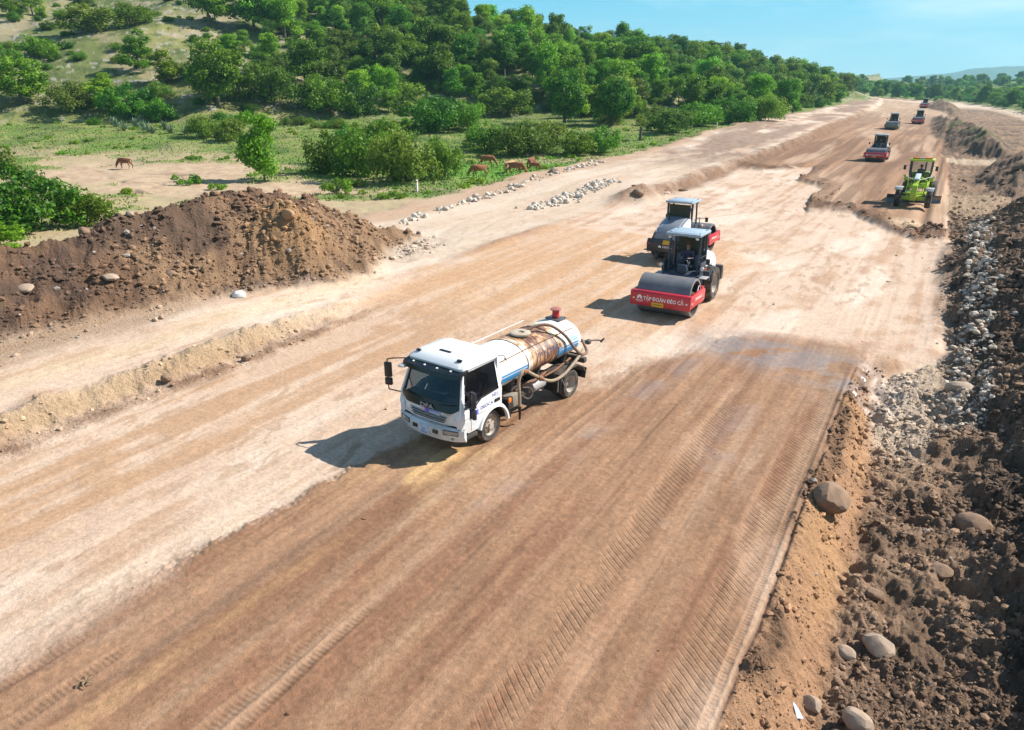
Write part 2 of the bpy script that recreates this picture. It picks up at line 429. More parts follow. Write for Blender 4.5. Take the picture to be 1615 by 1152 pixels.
    col = mixv(col, [.56, .43, .32], tr * .9)
    # far pale crossing where the works end
    fe = ss(392, 405, y) * ss(470, 440, y) * ss(-58, -46, x) * ss(10, 0, x) * (1 - hill)
    col = mixv(col, [.60, .48, .37], fe * .9)

    reg = np.where(red > .5, 1, reg)
    reg = np.where(grass > .5, 2, reg)
    reg = np.where(hill > .5, 3, reg)

    # ---------------- spoil heaps
    for k, (key, (pts, slope)) in enumerate(HEAPS.items()):
        d, hv, side = poly_dist(x, y, pts)
        hh = hv - slope * d
        h = hh + (fbm(x * .35, y * .35, 111 + k, 3) - .5) * (1.1 if k == 0 else 1.7) * ss(-.6, 1.2, hh)
        m = ss(-.35, .35, h)
        lump = (n1 - .5) * .55 + (n2 - .5) * .28 + np.abs(grit - .5) * .16 * np.clip(1.9 - cy / 30, 0, 1)
        h2 = np.log1p(np.exp(np.clip(h * 4, -20, 20))) / 4
        rd = 1 - 2 * np.abs(fbm(x * 1.3, y * 1.3, 147, 4) - .5)
        z += h2 + (lump * .8 + (rd - .7) * .38) * m * (1 if k < 2 else .8)
        if key == 'L':
            kc = np.tile(np.array([.185, .108, .066], np.float32), (n, 1))
            kc = mixv(kc, [.285, .178, .105], ss(.46, .62, fbm(x * .3, y * .3, 121, 3) + ss(17, 24, y) * .14) * .85)
            kc = mixv(kc, [.105, .066, .048], ss(.46, .62, fbm(x * .5 + 7, y * .5, 123, 3)) * .8)
        else:
            kc = np.tile(np.array([.185, .122, .083], np.float32), (n, 1))
            kc = mixv(kc, [.30, .20, .13], ss(.5, .7, fbm(x * .4, y * .4, 125, 3)) * .8)
            kc = mixv(kc, [.095, .066, .05], ss(.52, .7, fbm(x * .6, y * .6, 127, 3)) * .7)
            if k >= 3: kc = mixv(kc, [.13, .14, .06], ss(.5, .62, gn2) * ss(.8, 1.8, h) * .6)
        kc *= (.72 + .56 * n2)[:, None]
        col = col * (1 - m[:, None]) + kc * m[:, None]
        clod = np.maximum(clod, m); wet *= 1 - m; tread *= 1 - m; fine *= 1 - m
        reg = np.where(m > .5, 10 + k, reg)
    # side clump in front of the left heap
    cl = np.exp(-(((x + 25.6) / 1.5) ** 2 + ((y - 24.1) / 1.7) ** 2) ** 1.3)
    z += cl * (1.15 + (n1 - .5) * 1.0 + (n2 - .5) * .5); col = mixv(col, [.36, .21, .105], np.clip(cl * 1.4, 0, 1) * .9)
    reg = np.where((cl > .3) , 10, reg); clod = np.maximum(clod, cl)
    wet_sheen_c = col * .45 + np.array([.15, .13, .125], np.float32)  # wet soil darkened, with the grey of its sheen added into the colour
    col = col * (1 - (wet * .8)[:, None]) + wet_sheen_c * (wet * .8)[:, None]
    mask = np.stack([clod, tread, wet, fine], 1)
    return z, np.clip(col, .01, .9), mask, reg

def zat(x, y):
    xs = np.atleast_1d(np.asarray(x, np.float32)); ys = np.atleast_1d(np.asarray(y, np.float32))
    z = terrain(xs, ys)[0]
    return float(z[0]) if np.isscalar(x) else z

# ------------------------------------------------------------------ ground material
def nodes(m):
    m.use_nodes = True
    t = m.node_tree
    return t, t.nodes['Principled BSDF'], t.nodes['Material Output']

def N(t, kind, **kw):
    n = t.nodes.new(kind)
    for k, v in kw.items():
        if k in n.inputs.keys(): n.inputs[k].default_value = v
        else: setattr(n, k, v)
    return n

def earth_material():
    m = bpy.data.materials.new('earth')
    t, b, o = nodes(m)
    L = t.links.new
    tcn = N(t, 'ShaderNodeTexCoord')
    ac = N(t, 'ShaderNodeAttribute', attribute_name='Col')
    am = N(t, 'ShaderNodeAttribute', attribute_name='Mask')
    sp = N(t, 'ShaderNodeSeparateColor'); L(am.outputs['Color'], sp.inputs[0])
    n1 = N(t, 'ShaderNodeTexNoise', Scale=9.0, Detail=8.0, Roughness=.65); L(tcn.outputs['Object'], n1.inputs['Vector'])
    n2 = N(t, 'ShaderNodeTexNoise', Scale=38.0, Detail=5.0, Roughness=.7); L(tcn.outputs['Object'], n2.inputs['Vector'])
    vo = N(t, 'ShaderNodeTexVoronoi', Scale=7.0); L(tcn.outputs['Object'], vo.inputs['Vector'])
    # colour = zone colour x grain
    r1 = N(t, 'ShaderNodeMapRange'); r1.inputs[1].default_value = .3; r1.inputs[2].default_value = .7; r1.inputs[3].default_value = .78; r1.inputs[4].default_value = 1.16
    L(n1.outputs[0], r1.inputs[0])
    r2 = N(t, 'ShaderNodeMapRange'); r2.inputs[1].default_value = .3; r2.inputs[2].default_value = .7; r2.inputs[3].default_value = .82; r2.inputs[4].default_value = 1.16
    L(n2.outputs[0], r2.inputs[0])
    n0 = N(t, 'ShaderNodeTexNoise', Scale=2.3, Detail=6.0, Roughness=.7); L(tcn.outputs['Object'], n0.inputs['Vector'])
    r0 = N(t, 'ShaderNodeMapRange'); r0.inputs[1].default_value = .32; r0.inputs[2].default_value = .68; r0.inputs[3].default_value = .90; r0.inputs[4].default_value = 1.08
    L(n0.outputs[0], r0.inputs[0])
    mu0 = N(t, 'ShaderNodeMath', operation='MULTIPLY'); L(r1.outputs[0], mu0.inputs[0]); L(r2.outputs[0], mu0.inputs[1])
    mu = N(t, 'ShaderNodeMath', operation='MULTIPLY'); L(mu0.outputs[0], mu.inputs[0]); L(r0.outputs[0], mu.inputs[1])
    mv = N(t, 'ShaderNodeVectorMath', operation='SCALE'); L(ac.outputs['Color'], mv.inputs[0]); L(mu.outputs[0], mv.inputs['Scale'])
    L(mv.outputs[0], b.inputs['Base Color'])
    # roughness drops where water lies
    rr = N(t, 'ShaderNodeMapRange'); rr.inputs[3].default_value = .95; rr.inputs[4].default_value = .22
    L(sp.outputs[2], rr.inputs[0]); L(rr.outputs[0], b.inputs['Roughness'])
    b.inputs['Specular IOR Level'].default_value = .25
    # relief: grains, clods, tread bars
    sx = N(t, 'ShaderNodeSeparateXYZ'); L(tcn.outputs['Object'], sx.inputs[0])
    ax = N(t, 'ShaderNodeMath', operation='MULTIPLY'); L(sx.outputs[0], ax.inputs[0]); ax.inputs[1].default_value = .85
    sm = N(t, 'ShaderNodeMath', operation='ADD'); L(sx.outputs[1], sm.inputs[0]); L(ax.outputs[0], sm.inputs[1])
    nw = N(t, 'ShaderNodeMath', operation='MULTIPLY_ADD'); L(n1.outputs[0], nw.inputs[0]); nw.inputs[1].default_value = .05; L(sm.outputs[0], nw.inputs[2])
    fq = N(t, 'ShaderNodeMath', operation='MULTIPLY'); L(nw.outputs[0], fq.inputs[0]); fq.inputs[1].default_value = 2 * math.pi / .15
    sn = N(t, 'ShaderNodeMath', operation='SINE'); L(fq.outputs[0], sn.inputs[0])
    bar = N(t, 'ShaderNodeMapRange', interpolation_type='SMOOTHSTEP'); bar.inputs[1].default_value = .45; bar.inputs[2].default_value = .95; bar.inputs[3].default_value = 0; bar.inputs[4].default_value = -1
    L(sn.outputs[0], bar.inputs[0])
    tb0 = N(t, 'ShaderNodeMath', operation='MULTIPLY'); L(bar.outputs[0], tb0.inputs[0]); L(sp.outputs[1], tb0.inputs[1])
    fq2 = N(t, 'ShaderNodeMath', operation='MULTIPLY'); L(sx.outputs[1], fq2.inputs[0]); fq2.inputs[1].default_value = 2 * math.pi / .085
    sn2 = N(t, 'ShaderNodeMath', operation='SINE'); L(fq2.outputs[0], sn2.inputs[0])
    tb1 = N(t, 'ShaderNodeMath', operation='MULTIPLY'); L(sn2.outputs[0], tb1.inputs[0]); L(am.outputs['Alpha'], tb1.inputs[1])
    tb = N(t, 'ShaderNodeMath', operation='MULTIPLY_ADD'); L(tb1.outputs[0], tb.inputs[0]); tb.inputs[1].default_value = .2; L(tb0.outputs[0], tb.inputs[2])
    h1 = N(t, 'ShaderNodeMath', operation='MULTIPLY_ADD'); L(n2.outputs[0], h1.inputs[0]); h1.inputs[1].default_value = .14
    cl = N(t, 'ShaderNodeMath', operation='MULTIPLY'); L(n1.outputs[0], cl.inputs[0]); L(sp.outputs[0], cl.inputs[1])
    cl2 = N(t, 'ShaderNodeMath', operation='MULTIPLY'); L(cl.outputs[0], cl2.inputs[0]); cl2.inputs[1].default_value = 1.6
    L(cl2.outputs[0], h1.inputs[2])
    h2 = N(t, 'ShaderNodeMath', operation='MULTIPLY_ADD'); L(tb.outputs[0], h2.inputs[0]); h2.inputs[1].default_value = .20; L(h1.outputs[0], h2.inputs[2])
    wi = N(t, 'ShaderNodeMath', operation='SUBTRACT'); wi.inputs[0].default_value = 1; L(sp.outputs[2], wi.inputs[1])
    bp = N(t, 'ShaderNodeBump', Distance=.09); bp.inputs['Strength'].default_value = .9
    L(h2.outputs[0], bp.inputs['Height']); L(wi.outputs[0], bp.inputs['Strength'])
    L(bp.outputs[0], b.inputs['Normal'])
    return m

MAT_EARTH = earth_material()

def build_ground():
    rows = []
    yy = -34.0
    while yy < 1500:
        rows.append(yy)
        if yy < 4: dy = np.interp(yy, [-34, 4], [2.2, .12])
        else: dy = min(max((yy * yy + 72) / (8.5 * 731) * 1.2, .032), (.0062 * yy + .02) if yy < 270 else .0145 * yy)
        yy += dy
    rows = np.array(rows, np.float32)
    a = np.linspace(-1, 1, 980).astype(np.float32)
    half = np.sqrt((.86 * np.maximum(rows, 0)) ** 2 + 5.5 ** 2) + np.maximum(-rows, 0) * 1.0
    cx = (a[None, :] * half[:, None]).ravel(); cy = np.repeat(rows, len(a))
    x = c30 * cx - s30 * cy; y = s30 * cx + c30 * cy
    z, col, mask, reg = terrain(x, y)
    V = np.stack([x, y, z], 1)
    nr, nc = len(rows), len(a)
    i = np.arange(nr * nc).reshape(nr, nc)
    F = np.stack([i[:-1, :-1], i[:-1, 1:], i[1:, 1:], i[1:, :-1]], -1).reshape(-1, 4)
    fr = reg[F[:, 0]]
    spec = [(0, 'ground', None, None), (1, 'road_surface', None, None), (2, 'grass_field', None, None), (3, 'hillside', None, None),
            (10, 'spoil_heap', 'long brown heap of dug soil and rocks on the left beside the haul road', 'soil heap'),
            (11, 'spoil_heap', 'dark clod-strewn soil heap along the right edge nearest the camera', 'soil heap'),
            (12, 'spoil_heap', 'dark soil heap at the right edge beyond the motor grader', 'soil heap'),
            (13, 'spoil_heap', 'long dark soil heap on the right beside the two far rollers', 'soil heap'),
            (14, 'spoil_heap', 'farthest grey soil mound on the right before the tree line', 'soil heap')]
    for rid, name, lab, cat in spec:
        f = F[fr == rid]
        if not len(f): continue
        u, inv = np.unique(f, return_inverse=True)
        me = np_mesh(name, V[u], inv.reshape(-1, 4))
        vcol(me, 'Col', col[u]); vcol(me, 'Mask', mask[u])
        o = link(name, me, MAT_EARTH)
        if lab: tag(o, lab, cat, 'soil heaps along the works')
        else: tag(o, kind='structure')
    print('ground verts', len(V))

build_ground()
# ------------------------------------------------------------------ mesh builder and materials for built things
class MB:
    def __init__(s): s.v = []; s.f = []
    def add(s, vs, fs):
        b = len(s.v); s.v += [tuple(v) for v in vs]; s.f += [tuple(b + i for i in f) for f in fs]; return s
    def box(s, c, d, bev=0.0, rot=None, seg=2, taper=None):
        bm = bmesh.new(); bmesh.ops.create_cube(bm, size=1.0)
        for v in bm.verts:
            v.co = Vector((v.co.x * d[0], v.co.y * d[1], v.co.z * d[2]))
            if taper and v.co.z > 0: v.co.x *= taper[0]; v.co.y *= taper[1]
        if bev > 0: bmesh.ops.bevel(bm, geom=bm.edges[:], offset=bev, segments=seg, affect='EDGES', profile=.5)
        M = Matrix.Translation(c)
        if rot: M = M @ Euler(rot).to_matrix().to_4x4()
        bm.verts.index_update()
        s.add([M @ v.co for v in bm.verts], [[v.index for v in f.verts] for f in bm.faces]); bm.free(); return s
    def prism(s, pts, a, b, axis='y', bev=0.0):
        """closed outline extruded from a to b along an axis; pts are (x,z) for y, (x,y) for z, (y,z) for x"""
        def P(p, h):
            return (p[0], h, p[1]) if axis == 'y' else ((p[0], p[1], h) if axis == 'z' else (h, p[0], p[1]))
        bm = bmesh.new(); A = [bm.verts.new(P(p, a)) for p in pts]; B = [bm.verts.new(P(p, b)) for p in pts]; n = len(pts)
        bm.faces.new(A); bm.faces.new(B[::-1])
        for i in range(n): bm.faces.new((A[i], B[i], B[(i + 1) % n], A[(i + 1) % n]))
        bmesh.ops.recalc_face_normals(bm, faces=bm.faces[:])
        if bev > 0: bmesh.ops.bevel(bm, geom=bm.edges[:], offset=bev, segments=2, affect='EDGES', profile=.5, clamp_overlap=True)
        bm.verts.index_update()
        s.add([v.co for v in bm.verts], [[v.index for v in f.verts] for f in bm.faces]); bm.free(); return s
    def cyl(s, p0, p1, r0, r1=None, seg=16, cap=True):
        r1 = r0 if r1 is None else r1
        return s.tube([p0, p1], [r0, r1], seg, cap)
    def tube(s, path, r, seg=10, cap=True):
        path = [Vector(p) for p in path]; n = len(path)
        rs = r if isinstance(r, (list, tuple)) else [r] * n
        up = None; rings = []
        for i, p in enumerate(path):
            d = (path[min(i + 1, n - 1)] - path[max(i - 1, 0)]).normalized()
            if up is None:
                up = Vector((0, 0, 1)) if abs(d.z) < .9 else Vector((1, 0, 0))
            u = d.cross(up).normalized(); w_ = u.cross(d).normalized(); up = w_
            rings.append([p + (u * math.cos(2 * math.pi * k / seg) + w_ * math.sin(2 * math.pi * k / seg)) * rs[i] for k in range(seg)])
        return s.loft(rings, cap, cap)
    def loft(s, rings, c0=True, c1=True, closed=True):
        m = len(rings[0]); vs = [v for r in rings for v in r]; fs = []
        for i in range(len(rings) - 1):
            for k in range(m if closed else m - 1):
                a = i * m + k; b = i * m + (k + 1) % m
                fs.append((a, b, b + m, a + m))
        if c0: fs.append(tuple(range(m))[::-1])
        if c1: fs.append(tuple((len(rings) - 1) * m + k for k in range(m)))
        return s.add(vs, fs)
    def lathe(s, prof, c, axis='y', seg=32, a0=0, a1=2 * math.pi):
        """prof: (radius, offset along axis)"""
        full = abs(a1 - a0 - 2 * math.pi) < 1e-4; n = seg if full else seg + 1
        rings = []
        for r, h in prof:
            ring = []
            for k in range(n):
                t = a0 + (a1 - a0) * k / seg; q, w_ = r * math.cos(t), r * math.sin(t)
                ring.append((c[0] + q, c[1] + h, c[2] + w_) if axis == 'y' else ((c[0] + h, c[1] + q, c[2] + w_) if axis == 'x' else (c[0] + q, c[1] + w_, c[2] + h)))
            rings.append(ring)
        return s.loft(rings, False, False, full)
    def disc(s, c, r, axis='y', seg=24, t=.01, sgn=1):
        d = {'x': (1, 0, 0), 'y': (0, 1, 0), 'z': (0, 0, 1)}[axis]
        p1 = tuple(c[i] + d[i] * t * sgn for i in range(3))
        return s.cyl(c, p1, r, r, seg)
    def mesh(s, name, smooth=35):
        me = bpy.data.meshes.new(name); me.from_pydata(s.v, [], s.f)
        bm = bmesh.new(); bm.from_mesh(me)
        bmesh.ops.recalc_face_normals(bm, faces=bm.faces[:]); bm.to_mesh(me); bm.free()
        if smooth:
            me.polygons.foreach_set('use_smooth', [True] * len(me.polygons)); me.set_sharp_from_angle(angle=math.radians(smooth))
        me.update(); return me
    def build(s, name, mat, parent=None, smooth=35):
        return link(name, s.mesh(name, smooth), mat, parent)

def bez(pts, n=24):
    """smooth curve through points (Catmull-Rom)"""
    P = [Vector(p) for p in pts]; P = [P[0] * 2 - P[1]] + P + [P[-1] * 2 - P[-2]]; out = []
    m = len(P) - 3
    for i in range(m):
        for k in range(n // m + 1):
            t = k / (n // m + 1); a, b, c, d = P[i:i + 4]
            out.append(.5 * ((2 * b) + (-a + c) * t + (2 * a - 5 * b + 4 * c - d) * t * t + (-a + 3 * b - 3 * c + d) * t ** 3))
    out.append(P[-2]); return out

MATS = {}
def mat(name, col, rough=.5, metal=0.0, spec=.5, dirt=0.0, dirt_col=(.40, .28, .19), scale=3.0, coat=0.0, bump=0.0, var=.12, trans=0.0, alpha=1.0):
    """paint / rubber / metal with procedural wear and dust"""
    if name in MATS: return MATS[name]
    m = bpy.data.materials.new(name); MATS[name] = m
    t, b, o = nodes(m); L = t.links.new
    tcn = N(t, 'ShaderNodeTexCoord')
    nz1 = N(t, 'ShaderNodeTexNoise', Scale=scale, Detail=7.0, Roughness=.62); L(tcn.outputs['Object'], nz1.inputs['Vector'])
    v = N(t, 'ShaderNodeMapRange'); v.inputs[1].default_value = .3; v.inputs[2].default_value = .7; v.inputs[3].default_value = 1 - var; v.inputs[4].default_value = 1 + var
    L(nz1.outputs[0], v.inputs[0])
    sc = N(t, 'ShaderNodeVectorMath', operation='SCALE'); sc.inputs[0].default_value = col[:3]; L(v.outputs[0], sc.inputs['Scale'])
    src = sc.outputs[0]
    if dirt > 0:
        n2 = N(t, 'ShaderNodeTexNoise', Scale=scale * .6, Detail=8.0, Roughness=.7); L(tcn.outputs['Object'], n2.inputs['Vector'])
        d = N(t, 'ShaderNodeMapRange'); d.inputs[1].default_value = .66 - .34 * dirt; d.inputs[2].default_value = .86 - .22 * dirt; d.inputs[4].default_value = min(1, .5 + dirt * .5)
        L(n2.outputs[0], d.inputs[0])
        mx_ = N(t, 'ShaderNodeMix', data_type='RGBA'); mx_.inputs[7].default_value = (*dirt_col, 1)
        L(d.outputs[0], mx_.inputs[0]); L(src, mx_.inputs[6]); src = mx_.outputs[2]
        rr = N(t, 'ShaderNodeMapRange'); rr.inputs[3].default_value = rough; rr.inputs[4].default_value = max(rough, .85); L(d.outputs[0], rr.inputs[0]); L(rr.outputs[0], b.inputs['Roughness'])
    else: b.inputs['Roughness'].default_value = rough
    L(src, b.inputs['Base Color'])
    b.inputs['Metallic'].default_value = metal; b.inputs['Specular IOR Level'].default_value = spec
    b.inputs['Coat Weight'].default_value = coat; b.inputs['Transmission Weight'].default_value = trans
    if bump > 0:
        bp = N(t, 'ShaderNodeBump', Distance=.02); bp.inputs['Strength'].default_value = bump
        L(nz1.outputs[0], bp.inputs['Height']); L(bp.outputs[0], b.inputs['Normal'])
    return m

def glass(name, col, k, tint=(.75, .82, .85)):
    """tinted pane: share k mirrors and darkens, the rest lets the view through"""
    m = bpy.data.materials.new(name); t, b, o = nodes(m); L = t.links.new
    b.inputs['Base Color'].default_value = (*col, 1); b.inputs['Roughness'].default_value = .04; b.inputs['Specular IOR Level'].default_value = .8
    tr = N(t, 'ShaderNodeBsdfTransparent'); tr.inputs[0].default_value = (*tint, 1)
    mx_ = N(t, 'ShaderNodeMixShader'); mx_.inputs[0].default_value = k
    L(tr.outputs[0], mx_.inputs[1]); L(b.outputs[0], mx_.inputs[2]); L(mx_.outputs[0], o.inputs['Surface'])
    return m

M_WHITE = mat('white_paint', (.78, .79, .80), .34, dirt=.36, dirt_col=(.52, .43, .34), scale=2.2, coat=.3, var=.04)
M_BUMPER = mat('dusty_white_bumper', (.70, .70, .69), .5, dirt=.55, dirt_col=(.42, .32, .23), scale=3.0, var=.06)
M_BLACK = mat('black_plastic', (.018, .018, .02), .38, dirt=.15, var=.2)
M_BLACKG = mat('black_gloss', (.010, .011, .014), .12, var=.1)
M_CHASSIS = mat('dusty_chassis', (.05, .045, .042), .7, dirt=.55, dirt_col=(.27, .19, .13), scale=4)
M_TYRE = mat('dusty_tyre', (.035, .033, .032), .85, dirt=.62, dirt_col=(.27, .20, .145), scale=5, bump=.4)
M_RIM = mat('dusty_rim', (.42, .37, .32), .55, dirt=.6, dirt_col=(.38, .29, .21), scale=7)
M_STEEL = mat('worn_steel', (.22, .22, .225), .45, metal=.8, dirt=.4, dirt_col=(.25, .19, .145), scale=3)
M_DRUM = mat('rolled_drum_steel', (.19, .19, .20), .55, metal=.35, dirt=.45, dirt_col=(.27, .20, .15), scale=2.2, var=.2)
M_RED = mat('red_paint', (.50, .018, .035), .38, dirt=.22, dirt_col=(.36, .16, .11), scale=2, coat=.3, var=.07)
M_GREYGREEN = mat('dusty_green_grey_paint', (.17, .19, .15), .6, dirt=.5, dirt_col=(.34, .28, .2), scale=2)
M_NAVY = mat('dark_grey_blue_paint', (.035, .05, .075), .45, dirt=.25, dirt_col=(.22, .18, .15), scale=3, var=.12)
M_CANOPY = mat('pale_blue_canopy_paint', (.33, .42, .50), .5, dirt=.25, dirt_col=(.36, .33, .3), scale=2)
M_ORANGE = mat('orange_lens', (.85, .22, .03), .25, var=.05)
M_REDL = mat('red_pump', (.45, .02, .02), .45, dirt=.2, var=.1)
M_LAMP = mat('lamp_glass', (.75, .74, .70), .12, spec=.8, var=.03)
M_BLUE = mat('blue_stripe_paint', (.03, .27, .58), .4, dirt=.12, dirt_col=(.4, .33, .27), var=.06)
M_GREY = mat('grey_paint', (.36, .36, .35), .55, dirt=.3, dirt_col=(.40, .31, .24), scale=2)
M_HOSE = mat('ribbed_hose', (.34, .26, .18), .7, dirt=.4, dirt_col=(.24, .13, .08), scale=6)
M_YELLOW = mat('yellow_plate', (.75, .42, .02), .5, dirt=.15)
M_LETTER_W = mat('white_letters', (.78, .78, .78), .5, var=.03)
M_LETTER_B = mat('blue_letters', (.05, .08, .30), .5, var=.05)
M_PINK = mat('pink_print', (.72, .45, .62), .5, var=.04)
M_PRINTBLUE = mat('blue_print', (.12, .14, .62), .5, var=.04)
M_PALEBLUE = mat('pale_blue_print', (.55, .64, .82), .5, var=.04)
M_LIME = mat('lime_paint', (.40, .56, .035), .4, dirt=.22, dirt_col=(.40, .33, .17), scale=2.5, coat=.2, var=.06)
M_SEAT = mat('seat_fabric', (.03, .035, .05), .8)
M_RUSTROD = mat('rusty_pipe', (.22, .10, .055), .8, dirt=.3, dirt_col=(.1, .05, .03), scale=9)
M_GLASS = glass('windscreen_glass', (.006, .018, .04), .5, (.42, .50, .56))
M_GLASS3 = glass('dark_side_glass', (.01, .012, .015), .5, (.45, .47, .5))
M_GLASS2 = glass('clear_tinted_glass', (.02, .035, .04), .35)
M_FLAG = mat('blue_cloth', (.10, .08, .55), .8)

def rust_tank_material():
    m = bpy.data.materials.new('rusty_white_tank'); t, b, o = nodes(m); L = t.links.new
    tcn = N(t, 'ShaderNodeTexCoord'); sx = N(t, 'ShaderNodeSeparateXYZ'); L(tcn.outputs['Object'], sx.inputs[0])
    n1 = N(t, 'ShaderNodeTexNoise', Scale=3.2, Detail=9.0, Roughness=.7); L(tcn.outputs['Object'], n1.inputs['Vector'])
    mp_ = N(t, 'ShaderNodeMapping'); mp_.inputs['Scale'].default_value = (7, 2.0, 1.3); L(tcn.outputs['Object'], mp_.inputs['Vector'])
    n2 = N(t, 'ShaderNodeTexNoise', Scale=2.0, Detail=6.0, Roughness=.6); L(mp_.outputs[0], n2.inputs['Vector'])
    n3 = N(t, 'ShaderNodeTexNoise', Scale=22.0, Detail=4.0, Roughness=.7); L(tcn.outputs['Object'], n3.inputs['Vector'])
    # stained zone below the manhole, running down the side
    cx_ = N(t, 'ShaderNodeMath', operation='ADD'); L(sx.outputs[0], cx_.inputs[0]); cx_.inputs[1].default_value = .85
    cx2 = N(t, 'ShaderNodeMath', operation='MULTIPLY'); L(cx_.outputs[0], cx2.inputs[0]); L(cx_.outputs[0], cx2.inputs[1])
    ex = N(t, 'ShaderNodeMapRange', interpolation_type='SMOOTHSTEP'); ex.inputs[1].default_value = 1.35; ex.inputs[2].default_value = .12; ex.inputs[3].default_value = 0; ex.inputs[4].default_value = 1
    L(cx2.outputs[0], ex.inputs[0])
    a = N(t, 'ShaderNodeMath', operation='MULTIPLY_ADD'); L(ex.outputs[0], a.inputs[0]); a.inputs[1].default_value = .26
    mean = N(t, 'ShaderNodeMath', operation='MULTIPLY_ADD'); L(n2.outputs[0], mean.inputs[0]); mean.inputs[1].default_value = .5
    h = N(t, 'ShaderNodeMath', operation='MULTIPLY'); L(n1.outputs[0], h.inputs[0]); h.inputs[1].default_value = .5; L(h.outputs[0], mean.inputs[2]); L(mean.outputs[0], a.inputs[2])
    f1 = N(t, 'ShaderNodeMapRange'); f1.inputs[1].default_value = .60; f1.inputs[2].default_value = .70; L(a.outputs[0], f1.inputs[0])
    f2 = N(t, 'ShaderNodeMapRange'); f2.inputs[1].default_value = .70; f2.inputs[2].default_value = .78; L(a.outputs[0], f2.inputs[0])
    f3 = N(t, 'ShaderNodeMapRange'); f3.inputs[1].default_value = .60; f3.inputs[2].default_value = .67; L(n3.outputs[0], f3.inputs[0])
    m1 = N(t, 'ShaderNodeMix', data_type='RGBA'); m1.inputs[6].default_value = (.74, .71, .65, 1); m1.inputs[7].default_value = (.50, .27, .12, 1); L(f1.outputs[0], m1.inputs[0])
    m2 = N(t, 'ShaderNodeMix', data_type='RGBA'); m2.inputs[7].default_value = (.12, .055, .045, 1); L(m1.outputs[2], m2.inputs[6]); L(f2.outputs[0], m2.inputs[0])
    m3 = N(t, 'ShaderNodeMix', data_type='RGBA'); m3.inputs[7].default_value = (.33, .19, .11, 1); L(m2.outputs[2], m3.inputs[6])
    fs = N(t, 'ShaderNodeMath', operation='MULTIPLY'); L(f3.outputs[0], fs.inputs[0]); fs.inputs[1].default_value = .55; L(fs.outputs[0], m3.inputs[0])
    L(m3.outputs[2], b.inputs['Base Color']); b.inputs['Roughness'].default_value = .5
    bp = N(t, 'ShaderNodeBump', Distance=.01); bp.inputs['Strength'].default_value = .3; L(n1.outputs[0], bp.inputs['Height']); L(bp.outputs[0], b.inputs['Normal'])
    return m
M_TANK = rust_tank_material()

def text_mesh(name, s, size, mat_, parent, loc, rot, ext=.002, align='CENTER', sx=1.0, bold=.0):
    """raised lettering; the text faces +Z of its own frame before rot"""
    cu = bpy.data.curves.new(name, 'FONT'); cu.body = s; cu.size = size; cu.extrude = ext; cu.align_x = align; cu.align_y = 'CENTER'; cu.offset = bold; cu.resolution_u = 2
    ob = bpy.data.objects.new(name, cu); C.objects.link(ob)
    bpy.context.view_layer.update()
    me = bpy.data.meshes.new_from_object(ob.evaluated_get(bpy.context.evaluated_depsgraph_get()))
    C.objects.unlink(ob); bpy.data.objects.remove(ob)
    me.name = name; me.materials.clear()
    o = link(name, me, mat_, parent); o.location = loc
    o.rotation_mode = 'XYZ'; o.rotation_euler = rot; o.scale = (sx, 1, 1)
    return o

def worn_marks(name, n, size, mat_, parent, loc, rot, seed=1):
    """a row of worn, unreadable letter strokes"""
    rs = np.random.RandomState(seed); mb = MB(); w_ = size * .62
    for k in range(n):
        x0 = (k - n / 2) * w_; h = size * .7
        mb.box((x0 + w_ * .22, 0, 0), (w_ * .2, h * rs.uniform(.8, 1), .002))
        mb.box((x0 + w_ * .52, h * rs.uniform(-.38, .38), 0), (w_ * .42, h * .2, .0024))
        if rs.rand() < .6: mb.box((x0 + w_ * .74, h * rs.uniform(-.1, .1), 0), (w_ * .18, h * rs.uniform(.5, .9), .0028))
    o = mb.build(name, mat_, parent, 0); o.location = loc; o.rotation_euler = rot; o['kind'] = 'stuff'
    return o

def copy_tree(o, parent=None):
    c = o.copy(); C.objects.link(c)
    if parent is not None: c.parent = parent
    for ch in list(o.children): copy_tree(ch, c)
    return c

def tyre(mb, c, r, w, seg=40, rim=.58, tread=0, side=1):
    """tyre body as a lathe about the y axis; tread > 0 adds lug bars"""
    hw = w / 2; e = w * .16
    mb.lathe([(r * rim, -hw * .82), (r * (rim + .12), -hw), (r * .90, -hw), (r * .98, -hw + e), (r, -hw + e * 2), (r, hw - e * 2), (r * .98, hw - e), (r * .90, hw), (r * (rim + .12), hw), (r * rim, hw * .82)], c, 'y', seg)
    if tread:
        for k in range(tread):
            for sd in (-1, 1):
                a = 2 * math.pi * (k + (.5 if sd > 0 else 0)) / tread; da = .62 * 2 * math.pi / tread
                pts = []
                for (yy, aa, rr) in ((0, a + da * 1.4, r * 1.0), (sd * hw * .96, a, r * .94)):
                    for q in (-.2, .2):
                        for h in (0, .045):
                            A = aa + q * da; R_ = rr * (1 + h) - .005
                            pts.append((c[0] + R_ * math.cos(A), c[1] + yy, c[2] + R_ * math.sin(A)))
                mb.add(pts, [(1, 3, 7, 5), (0, 1, 5, 4), (2, 6, 7, 3), (4, 5, 7, 6), (0, 2, 3, 1)])
    return mb

